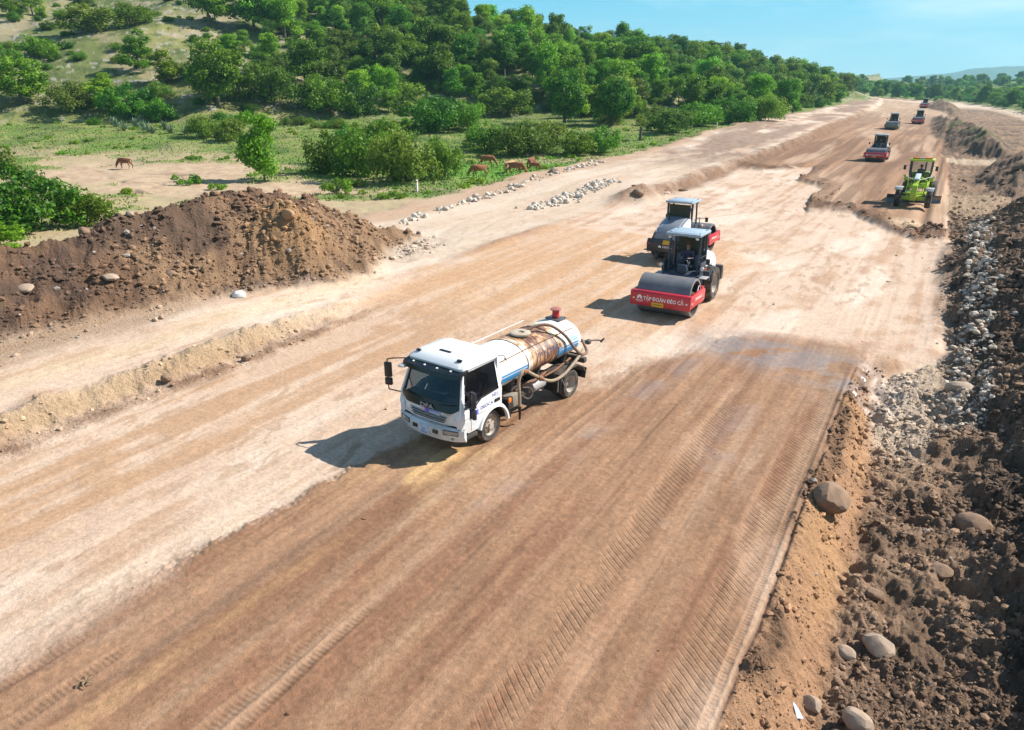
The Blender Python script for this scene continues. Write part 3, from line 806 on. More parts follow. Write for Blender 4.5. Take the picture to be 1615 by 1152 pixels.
def skin_body(name, joints, edges, sub=2):
    """one continuous body grown from a skeleton: joints {name: (x,y,z,rx,ry)}"""
    keys = list(joints); me = bpy.data.meshes.new(name)
    me.from_pydata([joints[k][:3] for k in keys], [(keys.index(a), keys.index(b)) for a, b in edges], [])
    ob = bpy.data.objects.new(name, me); C.objects.link(ob)
    md = ob.modifiers.new('s', 'SKIN'); md.use_smooth_shade = True; md.branch_smoothing = .3
    for i, k in enumerate(keys):
        j = joints[k]; sv = me.skin_vertices[0].data[i]; sv.radius = (j[3], j[4] if len(j) > 4 else j[3]); sv.use_root = (i == 0)
    sd = ob.modifiers.new('d', 'SUBSURF'); sd.levels = sub; sd.render_levels = sub
    bpy.context.view_layer.update()
    out = bpy.data.meshes.new_from_object(ob.evaluated_get(bpy.context.evaluated_depsgraph_get()))
    C.objects.unlink(ob); bpy.data.objects.remove(ob)
    out.polygons.foreach_set('use_smooth', [True] * len(out.polygons)); out.name = name
    return out

def attr_mat(name, rough=.8):
    m = bpy.data.materials.new(name); t, b, o = nodes(m); L = t.links.new
    a = N(t, 'ShaderNodeAttribute', attribute_name='Col'); tcn = N(t, 'ShaderNodeTexCoord')
    n1 = N(t, 'ShaderNodeTexNoise', Scale=14.0, Detail=6.0); L(tcn.outputs['Object'], n1.inputs['Vector'])
    v = N(t, 'ShaderNodeMapRange'); v.inputs[1].default_value = .3; v.inputs[2].default_value = .7; v.inputs[3].default_value = .82; v.inputs[4].default_value = 1.16; L(n1.outputs[0], v.inputs[0])
    sc = N(t, 'ShaderNodeVectorMath', operation='SCALE'); L(a.outputs['Color'], sc.inputs[0]); L(v.outputs[0], sc.inputs['Scale']); L(sc.outputs[0], b.inputs['Base Color'])
    b.inputs['Roughness'].default_value = rough
    return m
M_PAINTED = attr_mat('skin_and_cloth')

def seated_person(label, loc, rz, shirt, hat=None, parent_name='person'):
    """seat height at z=0 of the person's own frame, facing +X; hands forward on a wheel"""
    J = {'pelvis': (0, 0, .09, .15, .12), 'belly': (-.01, 0, .25, .14, .11), 'chest': (0, 0, .44, .16, .11), 'neck': (.02, 0, .60, .055), 'skull': (.04, 0, .70, .075, .085), 'head': (.05, 0, .80, .085, .095), 'crown': (.045, 0, .88, .05)}
    E = [('pelvis', 'belly'), ('belly', 'chest'), ('chest', 'neck'), ('neck', 'skull'), ('skull', 'head'), ('head', 'crown')]
    for s_, n in ((1, 'l'), (-1, 'r')):
        J[n + 'sh'] = (0, s_ * .20, .52, .062); J[n + 'el'] = (.13, s_ * .26, .27, .046); J[n + 'wr'] = (.36, s_ * .17, .30, .032); J[n + 'hand'] = (.43, s_ * .15, .32, .034, .022)
        J[n + 'hip'] = (.03, s_ * .10, .08, .09); J[n + 'kn'] = (.46, s_ * .14, .10, .065); J[n + 'an'] = (.54, s_ * .14, -.34, .045); J[n + 'toe'] = (.70, s_ * .15, -.38, .04)
        E += [('chest', n + 'sh'), (n + 'sh', n + 'el'), (n + 'el', n + 'wr'), (n + 'wr', n + 'hand'), ('pelvis', n + 'hip'), (n + 'hip', n + 'kn'), (n + 'kn', n + 'an'), (n + 'an', n + 'toe')]
        for q in range(5):
            fn = n + 'f%d' % q; yy = s_ * (.15 + (q - 2) * .018) if q < 4 else s_ * .12
            J[fn + 'a'] = (.475, yy, .325, .009); J[fn + 'b'] = (.50 - (.02 if q in (0, 3) else 0), yy, .30, .008)
            E += [(n + 'hand', fn + 'a'), (fn + 'a', fn + 'b')]
    me = skin_body('person', J, E, 1)
    co = np.zeros(len(me.vertices) * 3, np.float32); me.vertices.foreach_get('co', co); co = co.reshape(-1, 3)
    colr = np.tile(np.array(shirt, np.float32), (len(co), 1))
    colr[co[:, 2] > .60] = (.34, .19, .12); colr[(co[:, 0] > .34) & (co[:, 2] > .2)] = (.34, .19, .12)
    colr[co[:, 2] < .14] = (.03, .035, .06); colr[co[:, 2] < -.28] = (.02, .015, .012)
    vcol(me, 'Col', colr)
    o = link(parent_name, me, M_PAINTED); o.location = loc; o.rotation_euler = (0, 0, rz)
    hb = MB()
    hb.lathe([(.001, .125), (.06, .115), (.1, .07), (.108, .01), (.10, -.02)], (.045, 0, .82), 'z', 16)
    if hat: hb.lathe([(.108, .012), (.16, .0), (.16, -.008), (.10, -.004)], (.055, 0, .82), 'z', 16)
    hb.build('cap' if hat else 'hair', mat('hat_' + str(hat), hat, .8) if hat else mat('black_hair', (.012, .01, .01), .6), o)
    fb = MB(); fb.box((.138, 0, .765), (.03, .025, .05), .008); fb.build('nose', mat('skin', (.34, .19, .12), .7), o)
    for s_ in (1, -1):
        eb = MB(); eb.lathe([(.001, .012), (.01, .008), (.013, 0)], (.128, s_ * .034, .80), 'x', 8); eb.build('eye', M_BLACK, o)
        ea = MB(); ea.box((.045, s_ * .098, .785), (.035, .018, .06), .007); ea.build('ear', MATS['skin'], o)
    mo = MB(); mo.box((.132, 0, .725), (.012, .045, .009), .003); mo.build('mouth', mat('lips', (.25, .08, .07), .6), o)
    tag(o, label, 'person')
    return o
# ------------------------------------------------------------------ water tanker truck (own frame: +X forward, +Y left)
def build_truck():
    T = empty('water_truck', (-9.48, 16.05, zat(-9.48, 16.05) - .02), math.radians(-96.95))
    tag(T, 'white water tanker truck with rusty tank driving on the red-brown soil layer', 'truck')
    FX, RX = 1.78, -1.78
    FC = FX - .35                                   # cab is built with its own offset, then moved forward
    def yw(z): return 1.0 if z < 1.32 else 1.0 - .17 * (z - 1.32) / .88
    # --- cab shell
    arch = [(FC + .57 * math.cos(a), .42 + .57 * math.sin(a)) for a in np.linspace(math.radians(20), math.radians(124), 13)]
    side = [(2.66, .80), (2.40, .62)] + arch + [(1.10, .90), (1.10, 1.36), (1.22, 1.40), (1.9, 1.36), (2.25, 1.20), (2.45, 1.22), (2.62, 1.34), (2.69, 1.1)]
    cab = MB()
    cab.prism([(1.08, .95), (1.14, .95), (1.14, 1.45), (1.08, 1.45)], -.98, .98, 'y')                       # rear wall, low
    cab.prism([(1.08, 1.45), (1.14, 1.45), (1.15, 2.2), (1.09, 2.2)], -.90, -.42, 'y'); cab.prism([(1.08, 1.45), (1.14, 1.45), (1.15, 2.2), (1.09, 2.2)], .42, .90, 'y')
    cab.prism([(1.09, 2.0), (1.15, 2.0), (1.15, 2.2), (1.09, 2.2)], -.42, .42, 'y')
    cab.box((1.9, 0, .985), (1.5, 1.84, .06))                                                            # floor
    cab.build('cab_body', M_WHITE, T)
    for s_ in (1, -1):
        d = MB(); d.prism(side, s_ * .93, s_ * 1.0, 'y', .008)
        door = d.build('door', M_WHITE, T)
        # window frame: pillars and roof rail leaning inwards
        fr = MB()
        def bar(pts, th=.05):
            rings = []
            for (x, z, wx) in pts:
                y = yw(z) * s_
                rings.append([(x - wx, y, z), (x + wx, y, z), (x + wx, y - s_ * th, z), (x - wx, y - s_ * th, z)])
            fr.loft(rings)
        bar([(2.60, 1.30, .06), (2.47, 1.75, .05), (2.31, 2.17, .05)]); bar([(1.15, 1.34, .06), (1.15, 1.8, .055), (1.16, 2.19, .055)])
        fr.loft([[(x, yw(2.12) * s_, 2.11), (x, yw(2.2) * s_, 2.2), (x, (yw(2.2) - .06) * s_, 2.2), (x, (yw(2.12) - .05) * s_, 2.11)] for x in (1.12, 1.7, 2.34)])
        fr.build('window_frame', M_WHITE, door)
        rb = MB(); rb.tube([(x, (yw(z) + .004) * s_, z) for x, z in ((2.20, 1.215), (2.24, 1.3), (2.42, 1.74), (2.29, 2.10), (1.23, 2.11), (1.22, 1.41), (1.9, 1.37), (2.20, 1.215))], .014, 6)
        rb.build('window_seal', M_BLACK, door)
        gl = MB(); gl.add([(1.22, s_ * .975, 1.40), (1.9, s_ * .98, 1.36), (2.24, s_ * .985, 1.22), (2.46, s_ * .90, 1.72), (2.28, s_ * .84, 2.11), (1.22, s_ * .84, 2.11)], [(0, 1, 2, 3, 4, 5)])
        if s_ < 0: gl.build('side_window', M_GLASS2, door, 0)
        else:
            gl = MB(); gl.add([(2.06, s_ * .965, 1.30), (2.24, s_ * .985, 1.22), (2.46, s_ * .90, 1.72), (2.44, s_ * .895, 1.75)], [(0, 1, 2, 3)]); gl.build('quarter_window', M_GLASS2, door, 0)
            gl = MB(); gl.add([(1.22, s_ * .972, 1.40), (1.9, s_ * .977, 1.36), (2.06, s_ * .965, 1.30), (2.44, s_ * .895, 1.75), (2.28, s_ * .84, 2.11), (1.22, s_ * .84, 2.11)], [(0, 1, 2, 3, 4, 5)]); gl.build('side_window', M_GLASS3, door, 0)
        hd = MB(); hd.box((1.30, s_ * 1.006, 1.13), (.20, .02, .085), .02); hd.box((1.30, s_ * 1.018, 1.13), (.14, .02, .03), .008); hd.build('handle', M_BLACK, door)
        for (x0, z0, x1, z1) in ((2.30, 1.205, 2.30, .66), (2.30, 1.205, 2.36, 1.25), (1.17, 1.33, 1.17, 1.0), (2.62, 1.02, 1.45, .985), (1.62, 1.19, 1.2, 1.24)):
            sm = MB(); sm.tube([(x0, s_ * 1.0, z0), (x1, s_ * 1.0, z1)], .006, 5); sm.build('seam', M_BLACK, door)
        fl = MB()
        for rr, yy in ((.575, 1.015),):
            pr = []
            for a in np.linspace(math.radians(14), math.radians(176), 20):
                cx_, cz_ = math.cos(a), math.sin(a)
                pr.append([(FX + (rr - .03) * cx_, s_ * .96, .42 + (rr - .03) * cz_), (FX + (rr - .03) * cx_, s_ * (yy + .035), .42 + (rr - .03) * cz_), (FX + (rr + .025) * cx_, s_ * (yy + .03), .42 + (rr + .025) * cz_), (FX + (rr + .06) * cx_, s_ * .985, .42 + (rr + .06) * cz_)])
            fl.loft(pr)
        fl.build('wheel_arch', M_WHITE, T)
        ml = MB(); ml.box((1.13, s_ * 1.01, .93), (.10, .05, .13), .02); ml.build('marker_light', M_ORANGE, T)
        st = MB(); st.box((2.30, s_ * .95, .52), (.42, .14, .10), .015); st.build('step', M_CHASSIS, T)
        mud = MB(); mud.prism([(1.16, .95), (1.20, .95), (1.12, .45), (1.06, .45)], s_ * .62, s_ * 1.0, 'y'); mud.build('mud_flap', M_BLACK, T)
        inner = MB(); pr = []
        for a in np.linspace(math.radians(8), math.radians(172), 14): pr.append([(FX + .545 * math.cos(a), s_ * .58, .42 + .545 * math.sin(a)), (FX + .545 * math.cos(a), s_ * .955, .42 + .545 * math.sin(a)), (FX + .53 * math.cos(a), s_ * .955, .42 + .53 * math.sin(a)), (FX + .53 * math.cos(a), s_ * .58, .42 + .53 * math.sin(a))])
        inner.loft(pr); inner.build('wheel_well', M_BLACK, T)
    # roof
    def rr_ring(z, x0, x1, hw, r, dz=0, n=6):
        pts = []
        for (cx_, cy_, a0) in ((x1 - r, hw - r, 0), (x0 + r, hw - r, 90), (x0 + r, -hw + r, 180), (x1 - r, -hw + r, 270)):
            for k in range(n + 1):
                a = math.radians(a0 + 90 * k / n); pts.append((cx_ + r * math.cos(a), cy_ + r * math.sin(a), z))
        return pts
    rf = MB(); rf.loft([rr_ring(2.17, 1.06, 2.45, .875, .12), rr_ring(2.24, 1.05, 2.47, .88, .14), rr_ring(2.32, 1.08, 2.38, .85, .2), rr_ring(2.385, 1.16, 2.2, .75, .25), rr_ring(2.415, 1.3, 1.98, .55, .25), rr_ring(2.42, 1.45, 1.8, .3, .15)])
    roof = rf.build('roof', M_WHITE, T, 60)
    v = MB(); v.box((2.03, .0, 2.408), (.07, .36, .035), .008); v.build('roof_vent', M_BLACK, roof)
    for s_ in (1, -1):
        v = MB(); v.box((2.28, s_ * .66, 2.37), (.08, .13, .05), .015, rot=(0, .3, s_ * .2)); v.build('marker_lamp', M_BLACK, roof)
    def bulge(y, k=.10): return -k * (abs(y) / .9) ** 2.4
    # sun visor
    vs = MB(); rings = []
    for y in np.linspace(-.93, .93, 13):
        b_ = bulge(y, .13)
        rings.append([(2.42 + b_, y, 2.20), (2.70 + b_, y, 2.14), (2.73 + b_, y, 2.03), (2.70 + b_, y, 2.02), (2.64 + b_, y, 2.10), (2.42 + b_, y, 2.155)])
    vs.loft(rings); vis = vs.build('sun_visor', M_BLACKG, T, 30)
    for y in (-.6, -.2, .2, .6):
        b = MB(); b.box((2.58 + bulge(y), y, 2.178), (.05, .05, .02), .006, rot=(0, .2, 0)); b.build('clip', M_WHITE, vis)
    # windscreen with black surround
    def scr(z0, x0, z1, x1, h0, h1, nm, m_, off=0, parent=T):
        g_ = MB(); rings = []
        for k in range(9):
            t_ = k / 8; z = z0 + (z1 - z0) * t_; xx = x0 + (x1 - x0) * t_; hw = h0 + (h1 - h0) * t_
            rings.append([(xx + bulge(y * hw) + off, y * hw, z) for y in np.linspace(-1, 1, 17)])
        g_.loft(rings, False, False, False); return g_.build(nm, m_, parent)
    ws = scr(1.40, 2.685, 2.14, 2.42, .90, .80, 'windscreen', M_GLASS)
    bl = MB(); rings = []
    for k in range(7):
        t_ = k / 6; z = 1.16 + .245 * t_; hw = .72 + .23 * min(1, math.sin(t_ * math.pi / 2) * 1.25)
        rings.append([(2.772 - .07 * t_ + bulge(y * hw, .092) , y * hw, z) for y in np.linspace(-1, 1, 21)])
    bl.loft(rings, False, False, False); band = bl.build('black_panel', M_BLACKG, T)
    for s_ in (1, -1):
        p = MB(); p.loft([[(2.69 + bulge(.86), s_ * .86, 1.39), (2.69 + bulge(.97), s_ * .965, 1.36), (2.66 + bulge(.97), s_ * .965, 1.36), (2.66 + bulge(.86), s_ * .86, 1.39)], [(2.43 + bulge(.78), s_ * .78, 2.12), (2.43 + bulge(.86), s_ * .86, 2.12), (2.40 + bulge(.86), s_ * .86, 2.12), (2.40 + bulge(.78), s_ * .78, 2.12)]]); p.build('pillar_trim', M_BLACK, T)
        wp = MB(); wp.tube([(2.745 - .05 + bulge(.5 * s_), s_ * .05, 1.33), (2.72, s_ * .35 + .2, 1.345), (2.70, s_ * .35 + .5 * s_, 1.40)], .010, 6); wp.build('wiper', M_BLACK, T)
    # front panel, grille, badges
    fp = MB(); rings = []
    for z, x in ((.80, 2.70), (.86, 2.735), (1.0, 2.745), (1.14, 2.735), (1.36, 2.69)):
        rings.append([(x + bulge(y, .09), y, z) for y in np.linspace(-.97, .97, 21)])
    rings += [[(x - .06 + bulge(y, .09), y, z) for y in np.linspace(-.97, .97, 21)] for z, x in ((1.36, 2.69), (.80, 2.70))]
    fp.loft(rings, False, False, False); front = fp.build('front_panel', M_WHITE, T)
    for s_ in (1, -1):
        c_ = MB(); c_.loft([[(2.66, s_ * .83, .80), (2.69, s_ * .90, .80), (2.60, s_ * 1.005, .80), (2.52, s_ * .98, .80)], [(2.70, s_ * .83, 1.05), (2.70, s_ * .93, 1.05), (2.62, s_ * 1.02, 1.05), (2.52, s_ * .98, 1.05)], [(2.66, s_ * .86, 1.16), (2.66, s_ * .93, 1.16), (2.60, s_ * 1.005, 1.16), (2.52, s_ * .98, 1.16)]]); c_.build('corner_panel', M_WHITE, T, 20)
    for k, z in enumerate((.90, .965, 1.03)):
        sl = MB(); hw = .50 + .03 * k; rings = []
        for y in np.linspace(-hw, hw, 13):
            xx = 2.752 + bulge(y, .09); rings.append([(xx - .03, y, z - .022), (xx, y, z - .022), (xx + .004, y, z + .02), (xx - .03, y, z + .02)])
        sl.loft(rings); sl.build('grille_slot', M_BLACK, front)
        ch = MB(); ch.tube([(2.765 + bulge(y, .09), y, z + .026) for y in np.linspace(-hw - .06, hw + .06, 13)], .010, 6); ch.build('grille_bar', M_GREY, front)
    em = MB(); em.lathe([(.06, 0), (.075, .012), (.09, .0)], (2.762, 0, .965), 'x', 20); em.tube([(2.775, -.035, .94), (2.775, -.01, .99), (2.775, .01, .94), (2.775, .04, .99)], .012, 6); em.build('emblem', M_STEEL, front)
    fr_rot = (math.radians(90), 0, math.radians(90))
    text_mesh('lettering', 'DFA', .15, M_GREY, band, (2.776, .0, 1.225), fr_rot, .006, sx=1.5, bold=.004)
    # printed sticker on the front and on both doors
    lg = MB(); lg.add([(2.762, -.20, 1.155), (2.762, -.07, 1.185), (2.762, -.07, 1.04), (2.762, -.18, 1.05)], [(0, 1, 2, 3)]); lg.build('logo_pink', M_PINK, front, 0)
    lg = MB(); lg.add([(2.764, -.08, 1.17), (2.764, .04, 1.13), (2.764, .04, 1.03), (2.764, -.08, 1.04)], [(0, 1, 2, 3)]); lg.build('logo_blue', M_PRINTBLUE, front, 0)
    lg = MB(); lg.add([(2.7545, .06, 1.175), (2.7535, .40, 1.175), (2.7535, .40, 1.035), (2.7545, .06, 1.035)], [(0, 1, 2, 3)]); st_ = lg.build('sticker', M_PALEBLUE, front, 0)
    text_mesh('lettering', 'DEOCA', .085, M_PRINTBLUE, front, (2.762, .225, 1.125), fr_rot, .001, sx=1.05, bold=.001)
    worn_marks('lettering', 7, .055, M_LETTER_W, front, (2.762, .225, 1.06), fr_rot, 9)
    worn_marks('lettering', 8, .05, M_STEEL, front, (2.735, .64, 1.135), fr_rot, 10)
    dr = (math.radians(90), 0, math.radians(180)); y_ = 1.0035
    lg = MB(); lg.add([(2.27, y_, 1.13), (2.15, y_, 1.15), (2.15, y_, 1.0), (2.25, y_, .99)], [(0, 1, 2, 3)]); lg.build('logo_pink', M_PINK, T, 0)
    lg = MB(); lg.add([(2.15, y_ + .001, 1.15), (2.03, y_ + .001, 1.14), (2.03, y_ + .001, 1.01), (2.15, y_ + .001, 1.0)], [(0, 1, 2, 3)]); lg.build('logo_blue', M_PRINTBLUE, T, 0)
    text_mesh('lettering', 'DEOCA', .13, M_LETTER_B, T, (1.70, y_, 1.12), dr, .001, sx=1.1, bold=.002)
    text_mesh('lettering', 'N01', .15, M_LETTER_B, T, (1.37, y_, 1.30), dr, .001, sx=.95)
    text_mesh('lettering', 'O', .17, M_PALEBLUE, T, (2.16, y_, .80), dr, .001)
    # bumper
    bp = MB(); rings = []
    for y in np.linspace(-1.06, 1.06, 23):
        e = bulge(y, .16); k = max(0, (abs(y) - .8) / .26); zt = .80 + .03 * k; zb = .44 + .03 * k
        rings.append([(2.55, y, zt - .02), (2.80 + e, y, zt), (2.87 + e, y, zt - .06), (2.87 + e, y, .62), (2.83 + e, y, .52), (2.80 + e, y, zb), (2.55, y, zb)])
    bp.loft(rings); bump_ = bp.build('bumper', M_BUMPER, T, 40)
    gp = MB(); gp.box((2.60, 0, .80), (.15, 1.85, .09)); gp.build('bumper_gap', M_BLACK, T)
    for s_ in (1, -1):
        hl = MB(); rings = []
        for y in np.linspace(.56, .93, 7):
            e = bulge(y, .16); rings.append([(2.855 + e, s_ * y, .635), (2.881 + e, s_ * y, .64), (2.879 + e, s_ * y, .745), (2.85 + e, s_ * y, .75)])
        hl.loft(rings); head = hl.build('headlight', mat('headlight_glass', (.33, .30, .27), .1, spec=.9, var=.25, scale=12), bump_)
        hr_ = MB(); e = bulge(.74, .16); hr_.tube([(2.884 + bulge(y, .16), s_ * y, z) for y, z in ((.56, .635), (.93, .64), (.93, .745), (.56, .75), (.56, .635))], .010, 6); hr_.build('bezel', M_BLACK, head)
        fg = MB(); fg.box((2.845 + bulge(.78, .16), s_ * .74, .535), (.03, .17, .055), .008, rot=(0, -.3, -s_ * .3)); fg.build('fog_light', M_GREY, bump_)
        tw = MB(); tw.box((2.862, s_ * .33, .655), (.03, .17, .10), .012); tw.build('tow_recess', M_BLACK, bump_)
    pl = MB(); pl.box((2.879, -.02, .61), (.012, .30, .17), .004); plate = pl.build('licence_plate', M_PALEBLUE, bump_)
    worn_marks('lettering', 3, .07, M_LETTER_B, plate, (2.8865, -.02, .645), fr_rot, 11); worn_marks('lettering', 5, .075, M_LETTER_B, plate, (2.8865, -.02, .57), fr_rot, 12)
    for y in (-.14, .10):
        b = MB(); b.box((2.885, y, .735), (.02, .09, .05), .008); b.build('sticker', M_PALEBLUE, bump_)
    # mirrors
    mr = MB(); mr.tube(bez([(2.40, -.90, 2.14), (2.52, -1.1, 2.13), (2.60, -1.42, 2.06), (2.60, -1.47, 1.95), (2.60, -1.47, 1.30), (2.60, -1.40, 1.24), (2.62, -1.0, 1.28)], 30), .016, 8)
    arm = mr.build('mirror_arm', M_BLACK, T)
    for z, h in ((1.76, .40), (1.44, .20)):
        b = MB(); b.box((2.58, -1.47, z), (.09, .20, h), .03, rot=(0, 0, .35)); b.build('mirror', M_BLACK, arm)
    b = MB(); b.lathe([(.001, .05), (.08, .045), (.13, .02), (.14, 0), (.001, -.005)], (2.64, -.86, 2.02), 'z', 18); b.build('dome_mirror', M_GREY, arm)
    ml = MB(); ml.tube([(2.50, .97, 1.70), (2.50, 1.16, 1.74)], .012, 6); ml.tube([(2.55, .97, 1.42), (2.50, 1.16, 1.40)], .012, 6); ml.tube([(2.50, 1.14, 1.76), (2.50, 1.14, 1.05)], .014, 6)
    arm = ml.build('mirror_arm', M_BLACK, T)
    for z, h in ((1.57, .40), (1.21, .26)):
        b = MB(); b.box((2.46, 1.20, z), (.10, .22, h), .03, rot=(0, 0, -.35)); b.build('mirror', mat('mirror_shell', (.03, .035, .05), .25), arm)
    # interior
    it = MB(); it.box((2.45, 0, 1.25), (.34, 1.75, .26), .05); dash = it.build('dashboard', M_SEAT, T)
    for y in (.42, -.35):
        se = MB(); se.box((1.62, y, 1.05), (.55, .55 if y > 0 else .8, .16), .05); se.box((1.30, y, 1.38), (.14, .52 if y > 0 else .8, .66), .05, rot=(0, -.12, 0)); se.build('cab_seat', M_SEAT, T)
    sw = MB(); pts = [(2.16 + .075 * math.sin(a), .42 + .21 * math.cos(a), 1.36 + .16 * math.sin(a)) for a in np.linspace(0, 2 * math.pi, 21)]; sw.tube(pts, .016, 6, False); sw.tube([(2.16, .42, 1.36), (2.38, .42, 1.15)], .025, 6); sw.build('steering_wheel', M_BLACK, T)
    it = MB(); it.box((2.50, .1, 1.405), (.06, .05, .04), .01); it.build('dash_figure', M_RED, T)
    for o in T.children:
        if o.name.split('.')[0] not in ('wheel_arch', 'wheel_well', 'mud_flap', 'marker_light'): o.location.x += .35
    # chassis
    ch = MB()
    for s_ in (1, -1): ch.box((-.2, s_ * .38, .74), (5.3, .07, .18))
    for x in (-2.5, -1.3, -.4, .5, 1.2, 2.1): ch.box((x, 0, .74), (.08, .72, .14))
    ch.build('chassis_frame', M_CHASSIS, T)
    ax = MB(); ax.cyl((FX, -.75, .42), (FX, .75, .42), .05); ax.cyl((RX, -.75, .42), (RX, .75, .42), .08); ax.lathe([(.001, -.2), (.15, -.16), (.2, 0), (.15, .16), (.001, .2)], (RX, 0, .42), 'x', 16); ax.cyl((RX, 0, .45), (1.0, 0, .68), .045); ax.build('axles', M_CHASSIS, T)
    for s_ in (1, -1):
        for x in (FX, RX):
            lf = MB(); lf.tube(bez([(x + .62, s_ * .45, .70), (x, s_ * .45, .50), (x - .62, s_ * .45, .70)], 10), .04, 6); lf.build('leaf_spring', M_CHASSIS, T)
    # wheels
    def wheel(x, y, s_, dual):
        t_ = MB()
        if dual: tyre(t_, (x, y - s_ * .13, .42), .42, .23, 36); tyre(t_, (x, y + s_ * .13, .42), .42, .23, 36)
        else: tyre(t_, (x, y, .42), .42, .23, 36)
        wt = t_.build('wheel', M_TYRE, T)
        yo = y + s_ * (.13 if dual else 0)
        r_ = MB()
        if dual: r_.lathe([(.245, s_ * .10), (.235, s_ * .06), (.20, -s_ * .07), (.12, -s_ * .08), (.10, -s_ * .03), (.001, -s_ * .03)], (x, yo, .42), 'y', 28)
        else: r_.lathe([(.245, s_ * .10), (.235, s_ * .065), (.19, s_ * .03), (.17, s_ * .075), (.11, s_ * .085), (.09, s_ * .07), (.085, s_ * .13), (.001, s_ * .135)], (x, yo, .42), 'y', 28)
        rim = r_.build('rim', M_RIM, wt)
        if not dual:
            for k in range(6):
                a = k * math.pi / 3; h_ = MB(); h_.disc((x + .15 * math.cos(a), yo + s_ * .078, .42 + .15 * math.sin(a)), .026, 'y', 10, .006, s_); h_.build('rim_hole', M_BLACK, rim)
        for k in range(6):
            a = (k + .5) * math.pi / 3; h_ = MB(); h_.disc((x + .065 * math.cos(a), yo + s_ * (.08 if not dual else -.03), .42 + .065 * math.sin(a)), .013, 'y', 6, .02, s_); h_.build('wheel_nut', M_STEEL, rim)
    for s_ in (1, -1):
        wheel(FX, s_ * .80, s_, False); wheel(RX, s_ * .78, s_, True)
        mg = MB(); outl = [(RX + .62, .62), (RX + .56, .86), (RX + .30, .95), (RX - .30, .95), (RX - .60, .80), (RX - .72, .62), (RX - .70, .60), (RX - .57, .77), (RX - .29, .915), (RX + .29, .915), (RX + .53, .83), (RX + .59, .62)]
        mg.prism(outl, s_ * .50, s_ * 1.06, 'y'); mud = mg.build('mudguard', M_CHASSIS, T)
        mg = MB(); mg.box((RX + .60, s_ * .78, .55), (.03, .56, .42), .006); mg.build('mud_flap', M_BLACK, mud)
        mg = MB(); mg.box((RX - .73, s_ * .78, .55), (.03, .56, .32), .006, rot=(0, -.25, 0)); mg.build('mud_flap', M_BLACK, mud)
        br = MB(); br.tube([(RX + .50, s_ * 1.04, .90), (RX + .70, s_ * 1.04, .84), (RX + .72, s_ * 1.04, .42)], .014, 6); br.tube([(RX + .62, s_ * 1.045, .88), (RX + .40, s_ * 1.05, .52)], .012, 6); br.build('mudguard_stay', M_GREY, mud)
    # tank
    CZ, A, B = 1.50, .80, .535
    def X(x): return 1.27 + (x - .955) * 1.2
    def ell(x, k=1.0, n=48): return [(X(x), A * k * math.cos(2 * math.pi * i / n), CZ + B * k * math.sin(2 * math.pi * i / n)) for i in range(n)]
    tk = MB(); tk.loft([ell(.90, .55), ell(.955, .93), ell(.95, .985), ell(.90, 1.0)] + [ell(x) for x in np.linspace(.8, -2.1, 8)] + [ell(-2.22, .99), ell(-2.32, .95), ell(-2.40, .84), ell(-2.44, .6), ell(-2.45, .25)])
    tank = tk.build('tank', M_TANK, T, 50)
    ft = MB(); ft.loft([ell(.952, .90), ell(.962, .88), ell(.975, .4)]); ft.build('tank_end', M_GREY, tank, 20)
    def shell(a0, a1, x0, x1, nm, m_, off=.004, par=tank):
        sh = MB(); rings = []
        for x in np.linspace(x0, x1, 6): rings.append([(X(x), (A + off) * math.cos(a), CZ + (B + off) * math.sin(a)) for a in np.linspace(a0, a1, 7)])
        sh.loft(rings, False, False, False); return sh.build(nm, m_, par)
    for s_ in (1, -1):
        f_ = (lambda d: math.radians(d)) if s_ > 0 else (lambda d: math.pi - math.radians(d))
        for x0, x1 in ((.88, -.10), (-1.25, -2.15)):
            shell(f_(-20), f_(-4), x0, x1, 'stripe', M_BLUE); shell(f_(-1), f_(4), x0, x1, 'stripe', M_BLUE)
        for k in range(6):
            a_ = 10 + k * 6.2; shell(f_(a_), f_(a_ + 4.4), -1.72 - .02 * k, -2.14 + .045 * k, 'badge_bar', mat('faded_blue', (.22, .48, .66), .5, dirt=.2), .004)
    for x in (-.08, -1.28):
        bd = MB(); bd.tube([(X(x), (A + .008) * math.cos(a), CZ + (B + .008) * math.sin(a)) for a in np.linspace(-.9, math.pi + .9, 40)], .010, 6); bd.build('strap', M_STEEL, tank)
    ln = MB(); ln.tube([(1.15, .64, 1.85), (.4, .62, 1.865), (-.5, .60, 1.88), (-1.6, .60, 1.88), (-2.4, .60, 1.87)], .013, 6)
    for x in (.8, -.3, -1.4): ln.tube([(x, .56, 1.86), (x, .64, 1.89)], .012, 5)
    ln.build('side_rail', M_RUSTROD, tank)
    rl = MB(); rl.tube([(1.0, -.52, 2.04), (-1.55, -.52, 2.10)], .012, 6)
    for x in (1.0, .3, -.5, -1.55): rl.tube([(x, -.52, 1.86), (x, -.52, 2.05)], .009, 6)
    rl.build('hand_rail', M_WHITE, tank)
    mh = MB(); mh.lathe([(.22, .50), (.22, .57), (.285, .57), (.285, .61), (.25, .625), (.11, .62), (.10, .58), (.001, .58)], (-.62, .05, CZ), 'z', 28)
    mh.build('manhole', mat('rusty_cream_lid', (.50, .43, .33), .6, dirt=.55, dirt_col=(.24, .12, .07), scale=7), tank)
